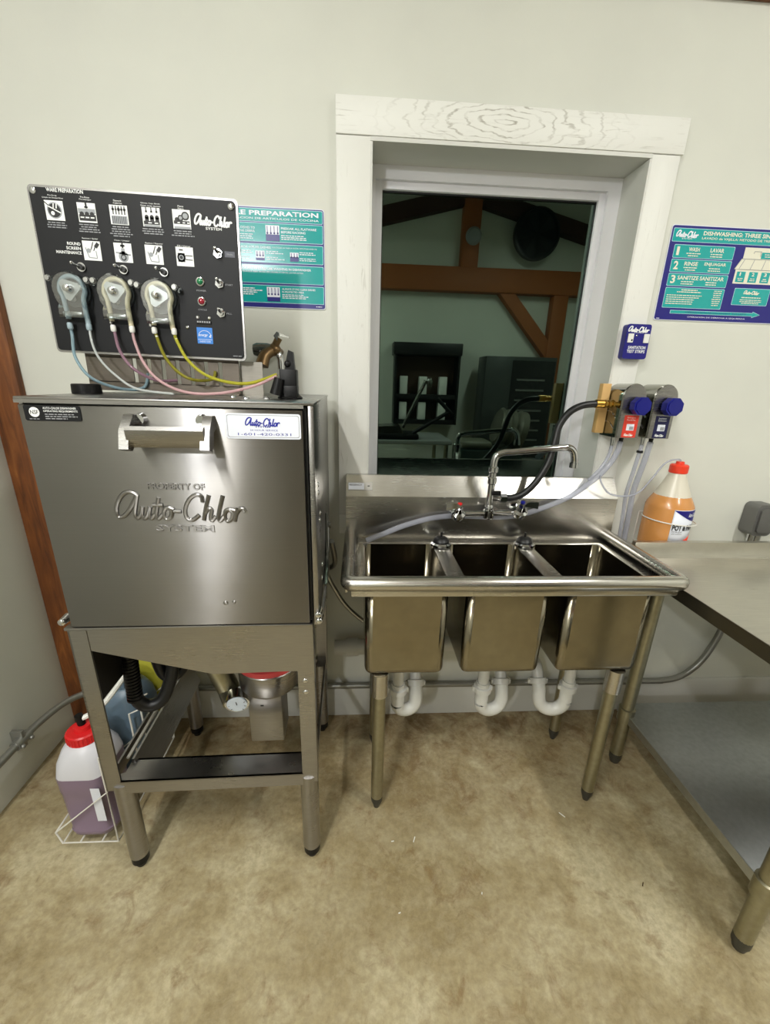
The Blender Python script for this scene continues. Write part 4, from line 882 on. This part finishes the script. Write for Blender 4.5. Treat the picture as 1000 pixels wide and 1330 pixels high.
for k in range(n):
    q0, q1 = k / n, (k + 1) / n; A = [math.radians(246 + 76 * q) for q in (q0, q1)]; r = .0792
    lo = [.995 - .042 * math.sin(q * math.pi / 2) for q in (q0, q1)]
    if lo[0] < .9949 or lo[1] < .9949: g.face([(c0[0] + r * math.cos(A[0]), c0[1] + r * math.sin(A[0]), lo[0]), (c0[0] + r * math.cos(A[1]), c0[1] + r * math.sin(A[1]), lo[1]), (c0[0] + r * math.cos(A[1]), c0[1] + r * math.sin(A[1]), 0.9955), (c0[0] + r * math.cos(A[0]), c0[1] + r * math.sin(A[0]), 0.9955)])
g.done('label_swoosh', NAVY, bo)
wrap_label(.851, .90, 252, 322, ORRED, 'label_swoosh', .0790, lambda q: .868 + .036 * q)
def curved_text(body, a0, z0, w_, h_, m, shear=0, bold=.02):
    o = text(body, 0, z0, w_, h_, 0, m, bo, shear=shear, bold=bold, res=2)
    for v in o.data.vertices:
        a = math.radians(a0) + v.co.x / .0796; v.co = (c0[0] + .0796 * math.cos(a), c0[1] + .0796 * math.sin(a), v.co.z)
curved_text('POT & PAN', 249, .922, .084, .022, BLACK, bold=.04); curved_text('Auto-Chlor', 284, .972, .042, .015, LABW, .28, .02)
curved_text('DETERGENT', 250, .915, .036, .005, BLACK, bold=0); curved_text('LIQUID CONCENTRATE', 250, .907, .036, .005, BLACK, bold=0)
wr = thing('wire_holder', 'thin white wire ring holder around the amber bottle', 'holder', (1.178, -.1, .84))
ring = [(1.190 + .088 * math.cos(2 * math.pi * k / 20), -.092 + .084 * math.sin(2 * math.pi * k / 20), .945 - .006 * math.cos(2 * math.pi * k / 20)) for k in range(20)]
G().tube(ring, .0022, 6, 2, closed=True).done('ring', WIREW, wr)
g = G()
for s_ in (-1, 1): g.tube([(1.178 + s_ * .05, -.012, .95), (1.178 + s_ * .05, -.012, .836), (1.178 + s_ * .05, -.155, .836)], .0025, 6, smooth=False)
g.tube([(1.128, -.155, .836), (1.228, -.155, .836)], .0025, 6, smooth=False).tube([(1.128, -.012, .95), (1.228, -.012, .95)], .0025, 6, smooth=False); g.done('cradle', WIREW, wr)
# ================================================================== WORK TABLE
tb = thing('work_table', 'stainless steel work table with lower shelf at the right edge', 'table', (1.6, -.55, 0))
TX0, TX1, TY0, TY1, TZ = 1.016, 2.25, -.945, -.188, .832
G().box(TX0, TX1, TY0, TY1, TZ - .004, TZ, .001).done('table_top', TABST, tb)
g = G().box(TX0, TX0 + .003, TY0, TY1, TZ - .042, TZ - .002).box(TX0, TX1, TY0, TY0 + .003, TZ - .042, TZ - .002); g.done('edge_apron', mat('apron_steel', (120, 116, 104), .4, 1.0), tb)
G().prism([(TY1 - .012, TZ - .001), (TY1 - .003, TZ + .012), (TY1 - .002, .888), (TY1 + .018, .888), (TY1 + .018, TZ - .03), (TY1 - .012, TZ - .03)], TX0, TX1, 'x').done('table_backsplash', TABST, tb)
for y in (-.80, -.30): G().box(TX0 + .02, TX1 - .02, y - .03, y + .03, TZ - .045, TZ - .005).done('stiffener', SHELF, tb)
for (x, y) in ((1.064, -.285), (1.064, -.875), (2.19, -.285), (2.19, -.875)):
    lg = G().cyl((x, y, .045), (x, y, TZ - .03), .0225, seg=20).done('leg', GALV, tb)
    G().lathe((x, y, .20), [(.0235, 0), (.0285, .003), (.0285, .058), (.0235, .061)], seg=20).done('shelf_collar', GALV, lg)
    G().lathe((x, y, TZ - .09), [(.0235, 0), (.028, .004), (.028, .05)], seg=20).done('leg_socket', GALV, lg)
    G().lathe((x, y, 0), [(.016, 0), (.018, .01), (.022, .02), (.0225, .046)], seg=18).done('foot', mat('foot_dark', (60, 58, 50), .5), lg)
g = G().box(1.062, 2.192, -.902, -.238, .232, .236, .001).box(1.060, 1.064, -.902, -.238, .205, .235).box(1.062, 2.192, -.904, -.900, .205, .235); g.done('lower_shelf', SHELF, tb)
# ================================================================== JUGS BESIDE THE MACHINE
def jug(cx, cy, zb, name, label, liq, cap, basket_label):
    j = thing('chemical_jug', label, 'jug', (cx, cy, zb), 'chemical jugs hung along the machine')
    hx, hy = .068, .075
    def loft(levels, m, nm):
        g = G(); rings = []
        for z, s_, rr in levels:
            P = rrect(cx - hx * s_, cx + hx * s_, cy - hy * s_, cy + hy * s_, rr, 4); rings.append([g.b.verts.new((p[0], p[1], zb + z)) for p in P])
        for a, b in zip(rings, rings[1:]):
            n = len(a)
            for k in range(n): g.b.faces.new((a[k], a[(k + 1) % n], b[(k + 1) % n], b[k]))
        g.b.faces.new(rings[0][::-1]); g.b.faces.new(rings[-1]); return g.done(nm, m, j)
    loft([(0, .86, .03), (.008, .96, .035), (.024, .98, .03), (.028, .95, .03), (.17, .98, .03), (.176, 1.0, .03), (.22, 1.02, .032), (.232, 1.02, .032)], liq, 'jug_liquid_level')
    loft([(.231, 1.018, .032), (.268, .98, .04), (.305, .80, .045), (.318, .66, .042), (.322, .56, .037)], JUGW if liq is LILAC else liq, 'jug_shoulder')
    cpn = G().lathe((cx, cy, zb + .318), [(.040, 0), (.045, .003), (.045, .030), (.041, .034), (.024, .036), (.022, .048), (.012, .050)], seg=28).done('jug_cap', cap, j)
    g = G()
    for k in range(28): a = 2 * math.pi * k / 28; g.cyl((cx + .045 * math.cos(a), cy + .045 * math.sin(a), zb + .324), (cx + .045 * math.cos(a), cy + .045 * math.sin(a), zb + .347), .0018, seg=5)
    g.done('cap_ribs', cap, cpn)
    if liq is LILAC:
        G().tube([(cx + .0, cy, zb + .365), (cx + .0, cy, zb + .385), (cx + .02, cy + .01, zb + .392), (cx + .06, cy + .03, zb + .42), (cx + .12, cy + .06, zb + .50)], .008, 8).done('pickup_tube', OFFW, j)
        G().cyl((cx, cy, zb + .366), (cx - .004, cy, zb + .40), .011, seg=12).done('tube_gland', BLKPL, j)
    b = thing('wire_basket', basket_label, 'basket', (cx, cy, zb - .01), 'wire baskets holding the jugs')
    x0, x1, y0, y1, z0 = cx - .078, cx + .086, cy - .085, cy + .085, zb - .006
    g = G(); r = .0028
    for z in (z0,): g.tube([(x0, y0, z), (x1, y0, z), (x1, y1, z), (x0, y1, z)], r, 6, closed=True, smooth=False)
    for x in (x0 + .05, x1 - .05): g.tube([(x, y0, z0), (x, y1, z0)], r, 6, smooth=False)
    g.done('basket_floor', WIREW, b)
    G().tube([(x0, y0, z0), (x0 - .012, y0, z0 + .045), (x1, y0, z0 + .20), (x1, y0, z0)], r, 6, smooth=False).done('front_wire', WIREW, b)
    G().tube([(x0 - .012, y0, z0 + .045), (x0 - .012, y1, z0 + .045), (x1, y1, z0 + .20), (x1, y0, z0 + .20)], r, 6, smooth=False).done('side_wire', WIREW, b)
    G().tube([(x1, y1, z0), (x1, y1, z0 + .33), (x1 + .03, y1, z0 + .345)], r, 6, smooth=False).tube([(x1, y0, z0 + .2), (x1, y0, z0 + .33), (x1 + .03, y0, z0 + .345)], r, 6, smooth=False).done('hanger', WIREW, b)
    if liq is LILAC:
        plate('jug_label', cx + .034, cx + .060, zb + .07, zb + .20, cy - hy - .001, .0006, LABW, j)
jug(-.768, -.475, .045, 'jug', 'milky jug of lilac liquid with a red cap beside the machine leg', LILAC, RED, 'white wire basket holding the lilac jug')
jug(-.735, -.295, .10, 'jug', 'grey blue jug behind the machine leg', JBLUE, JBLUE, 'white wire basket holding the grey blue jug')
jug(-.72, -.135, .16, 'jug', 'yellow green jug at the back of the machine', JYEL, JYEL, 'white wire basket holding the yellow green jug')
# ================================================================== LITTER ON THE FLOOR
for i, (x, y, a, l, m_) in enumerate(((.233, -.564, 1.2, .018, OFFW), (.163, -.567, .1, .009, OFFW), (.753, -.50, -.9, .022, OFFW), (.411, -.725, 1.2, .006, OFFW), (.168, -.763, .3, .006, OFFW), (.899, -.721, .9, .012, BRONZE))):
    d_ = V((math.cos(a), math.sin(a), 0)) * l / 2; p = V((x, y, .0016))
    tag(G().tube([p - d_, p, p + d_], .0015, 6, 2).done('floor_scrap', m_), ['long white scrap on the floor below the left basin', 'short white scrap left of the long one', 'white scrap near the right front sink leg', 'tiny white crumb in mid floor', 'tiny white crumb left of mid floor', 'thin brown straw on the floor by the table shelf'][i], 'scrap', 'scraps on the floor')
# ================================================================== BEHIND THE CAMERA (mirrored in the window)
TW = mat('timber_light', (152, 84, 38), .6)
tr = thing('roof_truss', 'brown timber truss on the far wall, mirrored in the window', 'truss', (1.0, YF + .06, 2.38))
G().box(XL, XR, YF + .002, YF + .14, 2.38, 2.62, .006).done('tie_beam', TW, tr)
G().box(1.15, 1.34, YF + .002, YF + .13, 2.62, 3.3, .006).done('king_post', TW, tr)
G().box(2.25, 2.42, YF + .002, YF + .13, 0, 2.38, .006).done('side_post', TW, tr)
G().prism([(1.62, 2.38), (1.80, 2.38), (2.26, 1.90), (2.26, 1.70)], YF + .01, YF + .12, 'y').done('knee_brace', TW, tr)
RD = mat('timber_red', (60, 30, 18), .7)
for s_ in (-1, 1): G().prism([(1.245, 3.22), (1.245, 3.38), (1.245 + s_ * 2.4, 2.64 + .17), (1.245 + s_ * 2.4, 2.64)], YF + .02, YF + .12, 'y').done('rafter', RD, tr)
fl = thing('wall_light', 'small round unlit light on the king post', 'lamp', (1.265, YF + .13, 2.9))
G().lathe((1.265, YF + .13, 2.91), [(.085, 0), (.085, .03), (.06, .06)], axis=(0, 1, 0)).done('light_globe', GREYP, fl)
vt = thing('exhaust_fan', 'large round black exhaust fan high on the far wall', 'fan', (1.95, YF + .14, 2.9))
G().lathe((1.95, YF + .125, 2.95), [(.25, 0), (.25, .06), (.23, .065), (.23, .03)], axis=(0, 1, 0), seg=36).done('fan_shroud', BLACK, vt)
g = G()
for k in range(5): a = 2 * math.pi * k / 5; g.prism([(1.95 + .03 * math.cos(a), 2.95 + .03 * math.sin(a)), (1.95 + .20 * math.cos(a - .3), 2.95 + .20 * math.sin(a - .3)), (1.95 + .20 * math.cos(a + .35), 2.95 + .20 * math.sin(a + .35))], YF + .165, YF + .17, 'y')
g.done('fan_blades', BLKPL, vt)
rk = thing('wall_rack', 'black wall rack with two rows of boxed goods on the far wall', 'rack', (.83, YF + .1, .95))
G().box(.43, 1.22, YF + .002, YF + .26, 1.70, 1.83, .005).done('rack_top', BLACK, rk); BR = mat('dark_brown', (70, 48, 30), .6)
G().box(.45, 1.21, YF + .002, YF + .02, .93, 1.70).done('rack_back', BR, rk)
for z in (1.22, .93): G().box(.45, 1.21, YF + .02, YF + .22, z, z + .05).done('rack_shelf', BLACK, rk)
for x in (.45, 1.185): G().box(x, x + .025, YF + .002, YF + .24, .93, 1.70).done('rack_side', BLACK, rk)
for z in (1.271, .981):
    for k, x in enumerate((.52, .75, .99)): tag(G().box(x, x + .09, YF + .06, YF + .18, z, z + .20, .004).done('carton', OFFW), ['upper', 'lower'][z < 1.1] + ' row carton on the wall rack, ' + ['nearest the left side', 'in the middle', 'nearest the right side'][k], 'carton', 'cartons on the wall rack')
cb = thing('glass_cabinet', 'tall grey cabinet with slotted tray front by the far wall', 'cabinet', (1.85, -3.3, 0))
DG = mat('cabinet_grey', (70, 74, 72), .35, .5)
G().box(1.44, 2.24, YF + .16, -3.14, 0, 1.70, .005).done('cabinet_body', DG, cb)
G().box(1.74, 2.22, -3.141, -3.13, .1, 1.66).done('cabinet_door', mat('cabinet_dark', (26, 28, 28), .2), cb)
for k in range(11): G().box(1.80, 2.12, -3.131, -3.12, .35 + .11 * k, .37 + .11 * k).done('tray_edge', LEAD, cb)
ct = thing('prep_table', 'grey topped prep table along the far wall', 'table', (.6, -3.05, 0))
G().box(-.2, 1.0, -3.35, -2.55, .80, .84, .004).done('counter_top', mat('grey_speckle', (140, 142, 140), .6), ct)
for x in (-.15, .95):
    for y in (-3.3, -2.6): G().cyl((x, y, 0), (x, y, .8), .022, seg=14).done('leg', GALV, ct)
sl = thing('slicer', 'black countertop machine with raised lever arms on the prep table', 'machine', (.42, -2.75, .841))
G().box(.12, .66, -2.95, -2.58, .841, .90, .02).done('machine_base', BLKPL, sl); G().prism([(.14, .90), (.50, .90), (.46, .98), (.14, .96)], -2.9, -2.62, 'y').done('machine_head', DKCH, sl)
G().cyl((.50, -2.72, .95), (.72, -2.72, 1.42), .018, seg=10).sph((.76, -2.72, 1.40), .045, (.7, .7, 1.3)).done('lever_arm', DKCH, sl); G().cyl((.60, -2.66, .90), (.98, -2.66, 1.13), .02, seg=10).cyl((.84, -2.66, 1.25), (1.0, -2.66, 1.10), .02, seg=10).done('lever_arm', BLKPL, sl)
mx = thing('drum_mixer', 'grey ribbed drum machine on a dark cart by the far wall', 'machine', (1.35, -2.35, 0))
g = G().box(1.02, 1.62, -2.62, -2.20, .12, .80, .01); g.done('cart_body', mat('dark_green', (20, 36, 30), .4), mx)
for x in (1.07, 1.57):
    for y in (-2.57, -2.25): G().cyl((x - .015, y, .062), (x + .015, y, .062), .06, seg=16).done('caster', BLACK, mx)
G().box(1.04, 1.34, -2.58, -2.26, .80, .88, .035, 3).done('padded_tray', mat('olive_pad', (96, 96, 80), .5), mx)
g = G().lathe((1.40, -2.42, 1.02), [(.16, 0), (.18, .02), (.16, .05), (.18, .08), (.16, .11), (.18, .14), (.16, .17), (.19, .20), (.19, .26)], axis=(.9, 0, -.2), seg=28); g.done('ribbed_drum', mat('drum_grey', (110, 108, 96), .4, .4), mx)
G().box(1.44, 1.58, -2.48, -2.36, .80, .90).done('drum_cradle', DKCH, mx)
